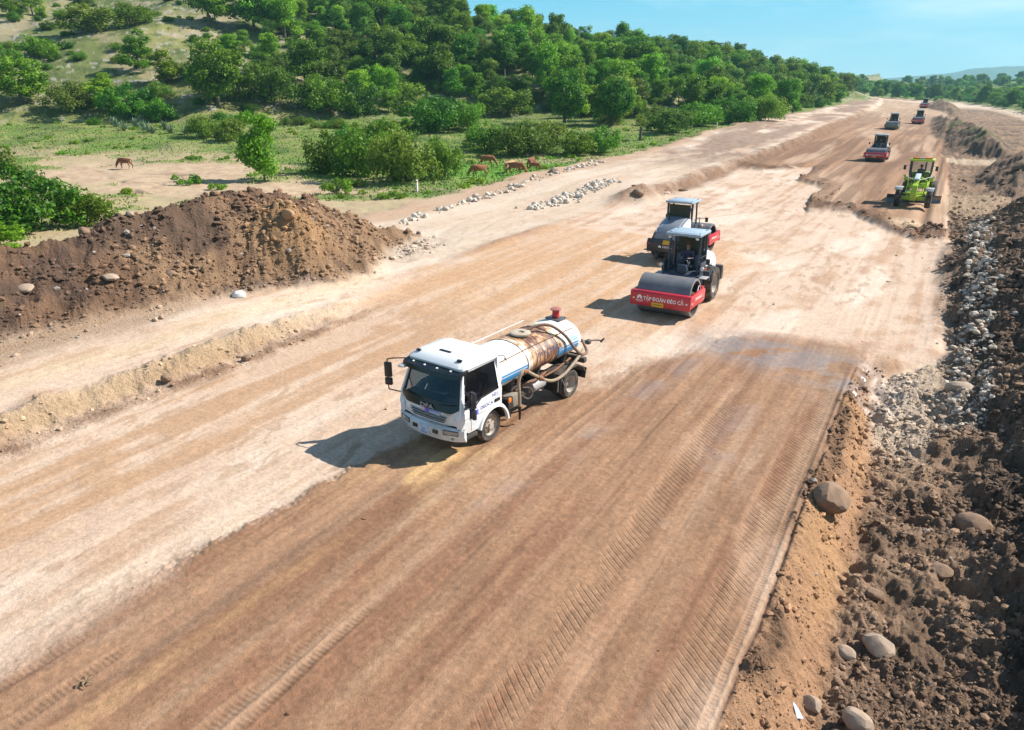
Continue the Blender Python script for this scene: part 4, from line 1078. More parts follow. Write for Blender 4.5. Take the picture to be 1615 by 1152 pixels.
    # letters on the rusty flank, one by one round the curve
    for k in range(8):
        x = -.50 - .15 * k; a = math.radians(14); n_ = Vector((0, math.cos(a) / A, math.sin(a) / B)).normalized()
        worn_marks('letter', 1, .19, mat('faded_navy', (.10, .09, .17), .6, dirt=.35, dirt_col=(.3, .17, .1), scale=9), tank, (x, (A + .006) * math.cos(a), CZ + (B + .006) * math.sin(a)), (math.radians(90 - math.degrees(math.atan2(n_.z, n_.y))), 0, math.radians(180)), 20 + k)
    for x in (.6, -.6, -1.9):
        sd = MB(); sd.prism([(-.60, .83), (.60, .83), (.78, 1.30), (.55, 1.10), (0, .96), (-.55, 1.10), (-.78, 1.30)], x - .04, x + .04, 'x')
        sd.build('tank_cradle', M_CHASSIS, T)
    # hoses
    def hose(nm, pts, r=.045, m_=M_HOSE):
        P = bez(pts, 60); rs = [r * (1 + (.10 if k % 2 else 0)) for k in range(len(P))]
        h_ = MB(); h_.tube(P, rs, 10); return h_.build(nm, m_, T)
    hose('hose', [(-.85, .10, 2.09), (-1.1, .22, 2.19), (-1.45, .48, 2.17), (-1.75, .78, 1.86), (-1.98, .96, 1.46), (-2.25, 1.04, 1.20), (-2.62, 1.0, 1.15), (-2.82, .80, 1.26), (-2.88, .66, 1.4)], .042, mat('brown_hose', (.20, .115, .075), .6, dirt=.35, dirt_col=(.3, .22, .16), scale=8))
    hose('hose', [(.62, .95, .55), (.66, .97, .9), (.68, .96, 1.28), (.58, .98, 1.50), (.38, .98, 1.49), (.0, .98, 1.25), (-.45, 1.0, .98), (-.8, 1.06, .86), (-1.25, 1.10, .90), (-1.8, 1.08, 1.08), (-2.3, 1.0, 1.20), (-2.6, .9, 1.22)], .042)
    hc = MB(); hc.cyl((.52, .98, 1.51), (.34, .98, 1.47), .062); hc.cyl((-.15, .98, 1.15), (-.38, .99, 1.02), .06); hc.build('hose_coupling', M_RUSTROD, T)
    nz_ = MB(); nz_.tube([(.62, .95, .56), (.62, .96, .35), (.63, .96, .18)], [.05, .035, .025], 8); nz_.build('hose_nozzle', M_BLACK, T)
    hose('hose', [(.35, .78, .75), (.2, .92, .62), (.05, .95, .75), (.12, .9, .9), (.3, .8, .95)], .024, M_CHASSIS)
    # rear spray gear and red cannon
    rp = MB(); rp.tube([(-2.75, .35, 1.38), (-2.95, .55, 1.33), (-2.97, .80, 1.31)], .05, 8); rp.tube([(-2.95, .55, 1.33), (-2.97, -.6, 1.33)], .04, 8); rp.build('spray_bar', M_BLUE, T)
    rp = MB(); rp.tube([(-2.97, .75, 1.35), (-3.25, .92, 1.33), (-3.5, 1.02, 1.27)], .022, 6); rp.cyl((-3.5, .95, 1.21), (-3.5, 1.06, 1.35), .03); rp.box((-2.99, .82, 1.33), (.16, .14, .14), .03); rp.build('spray_arm', M_CHASSIS, T)
    bx_ = MB(); bx_.box((-2.82, 0, .80), (.16, 1.7, .16), .02); bx_.tube([(-2.8, -.7, .95), (-2.8, .7, .95)], .03, 6); bx_.build('rear_beam', M_CHASSIS, T)
    pf = MB()
    for x, y in ((-2.3, .22), (-2.3, -.22), (-2.6, .22), (-2.6, -.22)): pf.tube([(x, y, 1.93), (x, y, 2.10)], .014, 6)
    pf.box((-2.45, 0, 2.055), (.42, .52, .02), .004); pf.build('platform', M_STEEL, T)
    cn = MB(); cn.lathe([(.001, -.11), (.10, -.11), (.115, -.07), (.105, -.05), (.105, .12), (.12, .13)], (-2.45, 0, 2.185), 'z', 20); can = cn.build('water_cannon', M_REDL, T)
    cn = MB(); cn.lathe([(.001, .165), (.14, .165), (.165, .15), (.165, .125), (.001, .125)], (-2.45, 0, 2.185), 'z', 20); cn.build('cap', mat('faded_red', (.36, .13, .11), .7, dirt=.4), can)
    # pump, boxes and pipes behind the cab
    pm = MB(); pm.box((.70, .62, .70), (.46, .42, .36), .03); pm.build('battery_box', mat('dusty_box', (.22, .19, .16), .7, dirt=.6, dirt_col=(.34, .26, .19)), T)
    pm = MB(); pm.lathe([(.001, -.22), (.14, -.2), (.15, .16), (.08, .22), (.001, .22)], (.15, .62, .72), 'x', 18); pm.cyl((.3, .62, .72), (.6, .6, .84), .04); pm.build('pump', M_CHASSIS, T)
    pm = MB(); pm.lathe([(.001, -.3), (.17, -.29), (.17, .29), (.001, .3)], (-.55, .62, .72), 'x', 18); pm.build('air_tank', M_GREY, T)
    pm = MB(); pm.box((.2, -.68, .66), (.9, .4, .42), .05); pm.build('fuel_tank', M_STEEL, T)
    pm = MB(); pm.tube([(-.9, .72, 1.0), (-.5, .80, .98), (.1, .78, .98), (.5, .72, .92)], .035, 8); pm.tube([(-2.2, .7, 1.02), (-1.2, .86, 1.0), (-.7, .82, .96)], .03, 8); pm.tube([(.85, .5, .62), (.85, .5, 1.15)], .05, 8); pm.build('pipes', M_RUSTROD, T)
    pm = MB(); pm.tube([(1.2, .3, 1.8), (1.1, .5, 2.02), (.9, .64, 2.0), (.85, .7, 1.85)], .012, 6); pm.build('cable', M_BLACK, T)
    T.update_tag()
    return T
TRUCK = build_truck()
bpy.context.view_layer.update()
M_ = TRUCK.matrix_basis
_p = M_ @ Vector((1.84, .42, 1.04))
drv = seated_person('truck driver at the open side window of the white water tanker', _p, TRUCK.rotation_euler.z, (.16, .07, .10))
# ------------------------------------------------------------------ soil compactor (own frame: +X forward over the drum, +Y left)
def build_roller(name, label, loc, rz, frame_mat, detail=True, code='C12', group=None):
    T = empty(name, loc, rz); tag(T, label, 'road roller', group or 'soil rollers compacting the road')
    DX, AX = 1.30, -1.45
    DR, TR = .76, .74
    d = MB(); d.lathe([(DR - .10, -1.06), (DR - .03, -1.065), (DR, -1.05), (DR, 1.05), (DR - .03, 1.065), (DR - .10, 1.06)], (DX, 0, DR), 'y', 56); drum = d.build('drum', M_DRUM, T)
    for s_ in (1, -1):
        d = MB(); d.lathe([(DR - .10, s_ * 1.055), (DR - .12, s_ * .80), (.25, s_ * .80), (.22, s_ * .95), (.001, s_ * .95)], (DX, 0, DR), 'y', 40); d.build('drum_end', M_CHASSIS, drum)
        d = MB(); d.cyl((DX, s_ * .9, DR), (DX, s_ * 1.12, DR), .20, .20, 20); d.build('hub', M_CHASSIS, T)
        f = MB(); f.prism([(2.26, .52), (2.30, .60), (2.30, 1.0), (2.24, 1.03), (.62, 1.03), (.42, .95), (.42, .55), (.60, .48), (1.0, .48), (1.12, .52)], s_ * 1.11, s_ * 1.20, 'y', .012); fs = f.build('side_beam', frame_mat, T)
        for x, z in ((2.15, .66), (2.15, .9), (.62, .66)):
            b = MB(); b.disc((x, s_ * 1.20, z), .025, 'y', 8, .02, s_); b.build('bolt', M_STEEL, fs)
    f = MB(); f.prism([(2.22, .47), (2.30, .47), (2.31, .97), (2.25, 1.035), (2.08, 1.035), (2.08, .98), (2.20, .96)], -1.205, 1.205, 'y', .01); front = f.build('front_beam', frame_mat, T)
    f = MB(); f.prism([(.50, .50), (.56, .50), (.56, 1.03), (.30, 1.03), (.30, .60)], -1.11, 1.11, 'y'); f.build('rear_beam', frame_mat, T)
    sc = MB(); sc.box((2.12, 0, .53), (.10, 2.06, .05), .01, rot=(0, .5, 0)); sc.build('scraper', M_STEEL, T)
    fr_rot = (math.radians(90), 0, math.radians(90))
    if detail:
        for s_ in (1, -1):
            b = MB(); b.disc((2.31, s_ * 1.06, .74), .035, 'x', 12, .012); b.build('lamp', M_LAMP, front)
        text_mesh('lettering', 'TẬP ĐOÀN ĐÈO CẢ', .205, M_LETTER_W, front, (2.3125, .14, .755), (math.radians(90), 0, math.radians(90)), .002, sx=.86, bold=.004)
        text_mesh('lettering', 'DEOCA', .075, M_LETTER_W, front, (2.3125, -.82, .665), fr_rot, .002, sx=1.15, bold=.002)
        worn_marks('lettering', 8, .04, M_LETTER_W, front, (2.3125, -.82, .615), fr_rot, 8)
        lg = MB(); lg.prism([(-.92, .72), (-.92, .82), (-.82, .90), (-.72, .82), (-.72, .72), (-.79, .74), (-.80, .79), (-.84, .79), (-.85, .73)], 2.309, 2.3145, 'x'); lg.build('logo', M_LETTER_W, front)
        pl = MB(); pl.box((2.318, -.08, .56), (.012, .48, .17), .004); plate = pl.build('number_plate', M_YELLOW, front)
        worn_marks('lettering', 7, .09, M_BLACK, plate, (2.3255, -.08, .56), fr_rot, 7)
        for s_ in (1, -1):
            r_ = (math.radians(90), 0, math.radians(180)) if s_ > 0 else (math.radians(90), 0, 0)
            worn_marks('lettering', 7, .20, M_LETTER_W, T, (1.25, s_ * 1.203, .80), r_, 5)
            text_mesh('lettering', '1', .22, M_LETTER_W, T, (.66, s_ * 1.203, .68), r_, .002, sx=.95, bold=.004)
            worn_marks('lettering', 2, .15, M_LETTER_W, T, (2.03, s_ * 1.203, .72), r_, 6)
    # articulation and hydraulic hoses
    j = MB(); j.box((.16, 0, .70), (.42, .5, .42), .04); j.cyl((.0, 0, .42), (.0, 0, 1.02), .12); j.build('articulation_joint', M_CHASSIS, T)
    for s_ in (1, -1):
        h_ = MB(); h_.tube(bez([(.4, s_ * .9, 1.0), (.55, s_ * 1.0, 1.16), (.85, s_ * 1.04, 1.12), (1.15, s_ * 1.08, .95)], 14), .025, 6); h_.build('hydraulic_hose', M_GREY, T)
    # rear chassis, platform, hood
    ch = MB(); ch.box((-1.2, 0, .75), (2.3, 1.0, .45), .04); ch.cyl((AX, -.95, TR), (AX, .95, TR), .16); ch.build('rear_frame', M_CHASSIS, T)
    pf = MB(); pf.prism([(-.08, .62), (.02, .70), (.02, 1.28), (-.10, 1.33), (-1.05, 1.33), (-1.05, 1.0), (-.7, .70)], -.78, .78, 'y', .015); plat = pf.build('platform', M_NAVY, T)
    if detail:
        for y, rr in ((.56, .155), (-.58, .155)):
            b = MB(); b.disc((.02, y, 1.10), rr, 'x', 28, .012); bd = b.build('badge', M_PALEBLUE, plat)
            b = MB(); b.lathe([(rr - .012, .013), (rr - .022, .017), (rr - .03, .013)], (.02, y, 1.10), 'x', 28); b.build('ring', M_PRINTBLUE, bd)
            text_mesh('lettering', code, .13, M_LETTER_B, bd, (.034, y, 1.10), fr_rot, .001, sx=1.05, bold=.004)
    dsh = MB(); dsh.box((-.18, 0, 1.48), (.22, .46, .36), .05, taper=(.8, .8)); dsh.build('console', M_NAVY, T)
    sw = MB(); sw.tube([(-.34 + .05 * math.sin(a), .19 * math.cos(a), 1.74 + .16 * math.sin(a) * .55) for a in np.linspace(0, 2 * math.pi, 19)], .015, 6, False); sw.tube([(-.34, 0, 1.74), (-.2, 0, 1.6)], .02, 6); sw.build('steering_wheel', M_BLACK, T)
    st = MB(); st.box((-.80, 0, 1.50), (.46, .48, .12), .04); st.box((-1.02, 0, 1.82), (.12, .46, .56), .04, rot=(0, -.12, 0)); st.box((-.80, 0, 1.39), (.3, .3, .12), .02); st.build('operator_seat', M_SEAT, T)
    for s_ in (1, -1):
        pn = MB(); pn.box((-.52, s_ * .74, 1.56), (.72, .05, .44), .02); pn.build('side_panel', M_NAVY, T)
        hr_ = MB(); hr_.tube(bez([(-.12, s_ * .74, 1.33), (-.10, s_ * .74, 1.95), (-.2, s_ * .74, 2.02), (-.95, s_ * .74, 2.0)], 12), .02, 6); hr_.build('handrail', M_BLACK, T)
        hl = MB(); hl.lathe([(.001, .035), (.06, .035), (.075, .02), (.07, -.05), (.001, -.06)], (-.04, s_ * .86, 1.60), 'x', 16); lamp = hl.build('headlight', M_LAMP, T)
        hb = MB(); hb.tube([(-.1, s_ * .74, 1.60), (-.08, s_ * .86, 1.55)], .018, 6); hb.build('bracket', M_BLACK, lamp)
        if s_ > 0 or True:
            ol = MB(); ol.box((-.06, s_ * .985, 1.60), (.05, .07, .09), .012); ol.build('indicator', M_ORANGE, T)
        mr = MB(); mr.tube([(-.06, s_ * .72, 1.95), (-.0, s_ * 1.06, 2.0)], .012, 6); mr.box((.0, s_ * 1.08, 1.92), (.04, .16, .24), .02); mr.build('mirror', M_BLACK, T)
        fd = MB(); fd.prism([(-.62, 1.0), (-.62, 1.38), (-.75, 1.42), (-.75, 1.0)], s_ * .56, s_ * 1.02, 'y', .01); fd.build('step_panel', M_NAVY, T)
        gd = MB(); gd.box((-.2, s_ * .92, 1.22), (.5, .30, .03), .008); gd.build('footstep', M_GREY, T)
    # canopy
    for s_ in (1, -1):
        p = MB(); p.tube([(-.22, s_ * .60, 1.35), (-.32, s_ * .62, 2.2), (-.40, s_ * .62, 2.84)], .045, 8); p.build('canopy_post', M_NAVY, T)
        p = MB(); p.tube([(-1.12, s_ * .64, 1.40), (-1.10, s_ * .64, 2.84)], .06, 8); p.build('canopy_post', M_NAVY, T)
        wl = MB(); wl.box((-.05, s_ * .56, 2.77), (.06, .13, .09), .02); wl.build('work_light', M_LAMP, T)
    cn = MB(); cn.box((-.68, 0, 2.90), (1.42, 1.44, .11), .035); cn.box((-.68, 0, 2.955), (1.2, 1.1, .03), .01); can = cn.build('canopy', M_CANOPY, T)
    for x in (-.2, -1.15):
        for y in (-.6, .6):
            b = MB(); b.disc((x, y, 2.955), .05, 'z', 10, .012); b.build('canopy_bolt', M_NAVY, can)
    cr_ = MB(); cr_.box((.0, .38, 2.86), (.08, .34, .06), .012); cr_.box((.0, -.38, 2.86), (.08, .34, .06), .012); cr_.build('trim', M_GREY, can)
    # rear screen between the posts
    rs = MB(); rs.box((-1.13, 0, 2.35), (.02, 1.12, .84)); rs.build('rear_screen', mat('dark_mesh_screen', (.05, .055, .03), .8, var=.3, scale=12), T)
    # engine hood, sloping to the rear
    hd = MB(); rings = []
    for x, zt, hw in ((-1.16, 2.14, .66), (-1.5, 2.12, .68), (-2.1, 1.95, .69), (-2.5, 1.76, .69), (-2.74, 1.50, .68), (-2.80, 1.14, .67)):
        rings.append([(x, hw, .95), (x, hw, zt - .20), (x, hw * .93, zt - .06), (x, hw * .75, zt), (x, 0, zt + .015), (x, -hw * .75, zt), (x, -hw * .93, zt - .06), (x, -hw, zt - .20), (x, -hw, .95)])
    hd.loft(rings, True, True); hood = hd.build('engine_hood', mat('dark_bluegrey_hood', (.20, .22, .26), .4, dirt=.3, dirt_col=(.36, .31, .28), scale=1.6), T, 30)
    for s_ in (1, -1):
        wp = MB(); wp.loft([[(x, s_ * (hw + .006), 1.05), (x, s_ * (hw + .006), zt - .19), (x, s_ * (hw * .95 + .004), zt - .055), (x, s_ * hw * .66, zt + .006), (x, s_ * hw * .66, zt - .02)] for x, zt, hw in ((-1.2, 2.138, .66), (-1.5, 2.12, .68), (-2.1, 1.95, .69), (-2.48, 1.77, .69), (-2.66, 1.59, .685))], False, False, False)
        wp.build('white_side_cover', M_WHITE, hood)
        for k in range(5):
            gv = MB(); gv.box((-1.75, s_ * .70, 1.18 + k * .06), (.5, .02, .022)); gv.build('louvre', M_BLACK, hood)
    ex = MB(); ex.tube([(-1.7, .36, 2.0), (-1.7, .36, 2.32), (-1.78, .36, 2.4)], .045, 10); ex.build('exhaust_pipe', M_BLACK, T)
    cw = MB(); cw.prism([(-2.62, .62), (-2.70, 1.22), (-2.86, 1.24), (-2.98, 1.0), (-2.92, .62)], -.98, .98, 'y', .03); cw_ = cw.build('counterweight', mat('dusty_black_ballast', (.045, .042, .045), .6, dirt=.45, dirt_col=(.15, .115, .1), scale=3), T)
    if detail:
        r_ = (math.radians(90 - 10), 0, math.radians(-90))
        pl = MB(); pl.box((-2.965, -.05, 1.12), (.014, .34, .22), .004, rot=(0, math.radians(24), 0)); pl.build('number_plate', M_YELLOW, cw_)
        text_mesh('lettering', 'DEOCA', .14, M_LETTER_W, cw_, (-2.972, -.12, .88), (math.radians(90), 0, math.radians(-90)), .004, sx=1.0, bold=.003)
        lg = MB(); lg.prism([(.20, .82), (.20, .90), (.27, .96), (.34, .90), (.34, .82), (.29, .84), (.25, .84)], -2.975, -2.962, 'x'); lg.build('logo', M_LETTER_W, cw_)
        for s_ in (1, -1):
            b = MB(); b.box((-2.95, s_ * .84, 1.0), (.06, .12, .08), .015); b.build('tail_light', M_REDL, cw_)
    for s_ in (1, -1):
        t_ = MB(); tyre(t_, (AX, s_ * .80, TR), TR * .965, .56, 40, .55, tread=16); tw = t_.build('rear_tyre', M_TYRE, T)
        r_ = MB(); r_.lathe([(TR * .54, s_ * .24), (TR * .50, s_ * .18), (TR * .42, s_ * .06), (TR * .22, s_ * .05), (TR * .20, s_ * .12), (.001, s_ * .12)], (AX, s_ * .80, TR), 'y', 28); r_.build('rim', M_RIM, tw)
    return T

def heading(T, off):
    c, s_ = math.cos(T.rotation_euler.z), math.sin(T.rotation_euler.z)
    return Vector((T.location.x + c * off[0] - s_ * off[1], T.location.y + s_ * off[0] + c * off[1], T.location.z + off[2]))

_rx, _ry = -8.62, 28.62
ROLL_A = build_roller('road_roller', 'red-fronted roller facing the camera, nearest of the rollers', (_rx, _ry, .03), math.radians(-90.5), M_RED)
seated_person('operator sitting under the canopy of the nearest red roller', heading(ROLL_A, (-.84, 0, 1.57)), ROLL_A.rotation_euler.z, (.05, .05, .09), (.12, .05, .03))
ROLL_B = copy_tree(ROLL_A)
ROLL_B.location = (-11.45, 38.3, .03); ROLL_B.rotation_euler = (0, 0, math.radians(88))
tag(ROLL_B, 'roller seen from behind with white side covers, just behind the nearest roller')
seated_person('operator on the roller that is seen from behind', heading(ROLL_B, (-.84, 0, 1.57)), ROLL_B.rotation_euler.z, (.03, .035, .06))
fl = MB(); fl.loft([[(0, 0, 0), (0, .02, 0)], [(.02, .10, .22), (.0, .12, .2)], [(.05, .12, .46), (.03, .16, .46)], [(.02, .34, .62), (0, .34, .64)]], False, False, False)
fo = fl.build('blue_cloth', M_FLAG); fo.location = heading(ROLL_B, (-1.0, -.66, 2.12)); fo.rotation_euler = ROLL_B.rotation_euler
tag(fo, 'blue cloth hanging from a canopy post of the roller seen from behind', 'cloth')
def far_roller(src, x, y, deg, label, fm=None):
    r_ = copy_tree(src); r_.location = (x, y, zat(x, y)); r_.rotation_euler = (0, 0, math.radians(deg)); tag(r_, label)
    if fm:
        for ch in r_.children_recursive:
            if ch.name.split('.')[0] in ('front_beam', 'side_beam', 'rear_beam') and ch.data:
                ch.data = ch.data.copy(); ch.data.materials[0] = fm
            if ch.name.split('.')[0] in ('lettering', 'logo', 'number_plate'): C.objects.unlink(ch); bpy.data.objects.remove(ch)
    return r_
ROLL_C = far_roller(ROLL_A, -7.4, 99.6, -93, 'red-fronted roller facing the camera just beyond the green grader')
ROLL_E = far_roller(ROLL_A, -7.3, 192.5, -93, 'small red roller at the right of the far road, third facing roller from the grader')
ROLL_F = far_roller(ROLL_A, -10.0, 287, -95, 'farthest red roller, tiny at the end of the road')
ROLL_D = far_roller(ROLL_A, -10.5, 164.5, -92, 'grey-green roller without red paint on the far road', M_GREYGREEN)
for r_, nm in ((ROLL_C, 'roller just beyond the grader'), (ROLL_E, 'small red roller right of the grey-green one'), (ROLL_D, 'grey-green far roller')):
    seated_person('operator seated on the ' + nm, heading(r_, (-.84, 0, 1.57)), r_.rotation_euler.z, (.05, .05, .08))

# ------------------------------------------------------------------ motor grader (own frame: +X forward)
def build_grader(loc, rz):
    T = empty('motor_grader', loc, rz); tag(T, 'lime green motor grader with orange light bar spreading brown soil', 'motor grader')
    def wheel(x, y, s_):
        t_ = MB(); tyre(t_, (x, y, .64), .625, .38, 36, .52, tread=14); wt = t_.build('wheel', M_TYRE, T)
        r_ = MB(); r_.lathe([(.34, s_ * .15), (.30, s_ * .10), (.14, s_ * .04), (.12, s_ * .1), (.001, s_ * .1)], (x, y, .64), 'y', 24); r_.build('rim', mat('yellow_rim', (.55, .48, .18), .6, dirt=.5), wt)
    for s_ in (1, -1):
        wheel(0, s_ * 1.0, s_); wheel(-5.0, s_ * .98, s_); wheel(-6.5, s_ * .98, s_)
        t = MB(); t.box((-5.75, s_ * .72, .64), (1.9, .16, .34), .04); t.build('tandem_case', M_LIME, T)
        f = MB(); f.prism([(-.55, 1.36), (-.35, 1.44), (.42, 1.44), (.60, 1.28), (.60, 1.25), (.40, 1.40), (-.35, 1.40), (-.55, 1.33)], s_ * .74, s_ * 1.26, 'y', .006); f.build('fender', M_GREY, T)
        f = MB(); f.tube([(0, s_ * .62, .7), (0, s_ * .62, 1.35), (0, s_ * .80, 1.40)], .03, 6); f.build('fender_stay', M_CHASSIS, T)
    a = MB(); a.box((0, 0, .66), (.28, 1.6, .26), .04); a.box((0, 0, .98), (.14, 1.5, .10), .02); a.build('front_axle', M_LIME, T)
    b = MB()
    rings = []
    for x, z, h, wd in ((.55, .85, .34, .30), (.50, 1.15, .36, .31), (.05, 1.42, .40, .31), (-.9, 1.85, .38, .30), (-1.8, 2.0, .36, .28), (-2.6, 1.88, .38, .28), (-3.1, 1.62, .42, .30)):
        n_ = 0; rings.append([(x, wd / 2, z - h / 2), (x, wd / 2, z + h / 2), (x, -wd / 2, z + h / 2), (x, -wd / 2, z - h / 2)])
    b.loft(rings); b.build('main_beam', M_LIME, T, 25)
    nb = MB(); nb.prism([(.42, .60), (.72, .55), (.74, 1.05), (.55, 1.62), (.36, 1.66), (.30, 1.3)], -.19, .19, 'y', .03); nb.build('nose', M_LIME, T)
    cv = MB(); cv.box((-1.0, 0, 2.09), (1.3, .34, .10), .03, rot=(0, .2, 0)); cv.build('hydraulic_valve_cover', mat('pale_blue_cover', (.50, .58, .66), .5, dirt=.2), T)
    for s_ in (1, -1):
        c_ = MB(); c_.tube([(-1.5, s_ * .2, 2.0), (-1.75, s_ * .62, 1.75), (-1.75, s_ * .62, .95)], .05, 8); c_.build('lift_cylinder', M_LIME, T)
        rd = MB(); rd.tube([(-.5, s_ * .15, 1.9), (-1.6, s_ * .85, 2.05)], .025, 6); rd.build('control_rod', M_LAMP, T)
        hs = MB(); hs.tube(bez([(-.3, s_ * .16, 1.7), (-.2, s_ * .45, 1.5), (.0, s_ * .5, 1.1)], 10), .02, 6); hs.build('hydraulic_hose', M_BLACK, T)
    dr = MB(); dr.prism([(.35, .14), (.45, .10), (-2.3, .95), (-2.3, .75), (.35, .62)][::-1] if False else [(.3, -.12), (.3, .12), (-1.7, .75), (-2.5, .75), (-2.5, -.75), (-1.7, -.75)], .78, .90, 'z'); dr.build('drawbar', M_LIME, T)
    ci = MB(); ci.lathe([(.5, .0), (.68, .0), (.68, .10), (.5, .10), (.5, 0)], (-2.0, 0, .66), 'z', 30); ci.build('turntable', M_CHASSIS, T)
    bl = MB(); rings = []
    for q in np.linspace(-1.85, 1.85, 9):
        ring = []
        for k in range(7):
            an = math.radians(-60 + 120 * k / 6); ring.append((-1.95 - .35 * math.cos(an) + .2, q, .36 + .34 * math.sin(an)))
        for k in range(6, -1, -1):
            an = math.radians(-60 + 120 * k / 6); ring.append((-1.98 - .35 * math.cos(an) + .2, q, .36 + .34 * math.sin(an)))
        rings.append(ring)
    bl.loft(rings); bo = bl.build('moldboard', M_STEEL, T); bo.rotation_euler = (0, 0, math.radians(12)); bo.location = (-.1, .35, 0)
    # cab: slim posts and tall glass
    fl_ = MB(); fl_.box((-3.3, 0, 1.28), (1.5, 1.3, .30), .05); cab = fl_.build('cab_base', M_LIME, T)
    for x, s_ in ((-2.62, 1), (-2.62, -1), (-4.02, 1), (-4.02, -1)):
        p = MB(); p.tube([(x + (.06 if x > -3 else 0), s_ * .56, 1.4), (x, s_ * .70, 2.2), (x, s_ * .72, 3.06)], .05, 8); p.build('cab_post', M_NAVY, T)
    g_ = MB(); g_.add([(-2.58, -.55, 1.45), (-2.58, .55, 1.45), (-2.60, .70, 2.2), (-2.60, .70, 3.02), (-2.60, -.70, 3.02), (-2.60, -.70, 2.2)], [(0, 1, 2, 3, 4, 5)]); g_.build('windscreen', M_GLASS2, T, 0)
    for s_ in (1, -1):
        g_ = MB(); g_.add([(-2.6, s_ * .56, 1.45), (-4.0, s_ * .56, 1.45), (-4.0, s_ * .71, 2.2), (-4.0, s_ * .71, 3.02), (-2.6, s_ * .71, 3.02), (-2.6, s_ * .71, 2.2)], [(0, 1, 2, 3, 4, 5)]); g_.build('side_window', M_GLASS2, T, 0)
        m_ = MB(); m_.tube([(-2.6, s_ * .72, 2.75), (-2.4, s_ * 1.05, 2.72)], .015, 6); m_.box((-2.4, s_ * 1.06, 2.58), (.06, .18, .34), .025); m_.build('mirror', M_BLACK, T)
        wl = MB(); wl.lathe([(.001, .03), (.08, .03), (.09, -.04), (.001, -.05)], (-2.45, s_ * .98, 1.98), 'x', 14); wl.build('work_light', M_LAMP if s_ > 0 else M_LIME, T)
        dk = MB(); dk.box((-2.5, s_ * .86, 1.78), (.16, .26, .30), .04); dk.build('side_box', M_LIME, T)
    mp_ = MB(); mp_.box((-2.60, 0, 2.2), (.05, 1.36, .06), .01); mp_.build('cab_rail', M_NAVY, T)
    rf = MB(); rf.box((-3.3, 0, 3.12), (1.72, 1.62, .15), .05); roof = rf.build('cab_roof', M_LIME, T)
    for y in (-.42, .42):
        lb = MB(); lb.box((-2.75, y, 3.26), (.24, .52, .13), .05); lb.build('light_bar', M_ORANGE, roof)
    lb = MB(); lb.box((-2.75, 0, 3.25), (.22, .34, .10), .02); lb.build('light_bar_base', M_GREY, roof)
    st = MB(); st.box((-3.5, 0, 1.75), (.5, .5, .14), .04); st.box((-3.75, 0, 2.1), (.12, .48, .6), .04); st.build('operator_seat', M_SEAT, T)
    cs = MB(); cs.box((-2.85, 0, 1.75), (.14, .3, .7), .03, rot=(0, .15, 0)); cs.build('steering_console', M_SEAT, T)
    eg = MB(); rings = [[(x, hw, .9), (x, hw, zt - .1), (x, hw * .8, zt), (x, -hw * .8, zt), (x, -hw, zt - .1), (x, -hw, .9)] for x, zt, hw in ((-4.1, 2.15, .62), (-5.5, 2.1, .62), (-7.0, 1.95, .6), (-7.25, 1.8, .58))]
    eg.loft(rings); eg.build('engine_hood', M_LIME, T, 25)
    ex = MB(); ex.tube([(-5.0, .2, 2.05), (-5.0, .2, 2.7), (-5.1, .2, 2.78)], .06, 8); ex.build('exhaust_pipe', M_BLACK, T)
    rr_ = MB(); rr_.prism([(-7.2, .7), (-7.2, 1.5), (-7.5, 1.3), (-7.5, .8)], -.8, .8, 'y', .02); rr_.build('rear_ballast', M_CHASSIS, T)
    return T
_gx, _gy = -1.75, 61.6
GRADER = build_grader((_gx, _gy, zat(_gx, _gy) - .02), math.radians(-91.5))
seated_person('operator behind the windscreen of the green motor grader', heading(GRADER, (-3.5, 0, 1.82)), GRADER.rotation_euler.z, (.12, .13, .16))
# ------------------------------------------------------------------ leaves
def leaf_material(name, c0, c1, trans=.35):
    m = bpy.data.materials.new(name); t, b, o = nodes(m); L = t.links.new
    a = N(t, 'ShaderNodeAttribute', attribute_name='Col'); sp = N(t, 'ShaderNodeSeparateColor'); L(a.outputs['Color'], sp.inputs[0])
    oi = N(t, 'ShaderNodeObjectInfo')
    mx_ = N(t, 'ShaderNodeMix', data_type='RGBA'); mx_.inputs[6].default_value = (*c0, 1); mx_.inputs[7].default_value = (*c1, 1); L(sp.outputs[0], mx_.inputs[0])
    hs = N(t, 'ShaderNodeHueSaturation'); L(mx_.outputs[2], hs.inputs['Color'])
    r1 = N(t, 'ShaderNodeMapRange'); r1.inputs[3].default_value = .472; r1.inputs[4].default_value = .52; L(oi.outputs['Random'], r1.inputs[0]); L(r1.outputs[0], hs.inputs['Hue'])
    r2 = N(t, 'ShaderNodeMath', operation='MULTIPLY_ADD'); L(oi.outputs['Random'], r2.inputs[0]); r2.inputs[1].default_value = 7.13; r2.inputs[2].default_value = .1
    fr = N(t, 'ShaderNodeMath', operation='FRACT'); L(r2.outputs[0], fr.inputs[0])
    r3 = N(t, 'ShaderNodeMapRange'); r3.inputs[3].default_value = .66; r3.inputs[4].default_value = 1.3; L(fr.outputs[0], r3.inputs[0]); L(r3.outputs[0], hs.inputs['Value'])
    L(hs.outputs[0], b.inputs['Base Color']); b.inputs['Roughness'].default_value = .55; b.inputs['Specular IOR Level'].default_value = .3
    tl = N(t, 'ShaderNodeBsdfTranslucent'); L(hs.outputs[0], tl.inputs[0])
    ms = N(t, 'ShaderNodeMixShader'); ms.inputs[0].default_value = trans; L(b.outputs[0], ms.inputs[1]); L(tl.outputs[0], ms.inputs[2]); L(ms.outputs[0], o.inputs['Surface'])
    return m
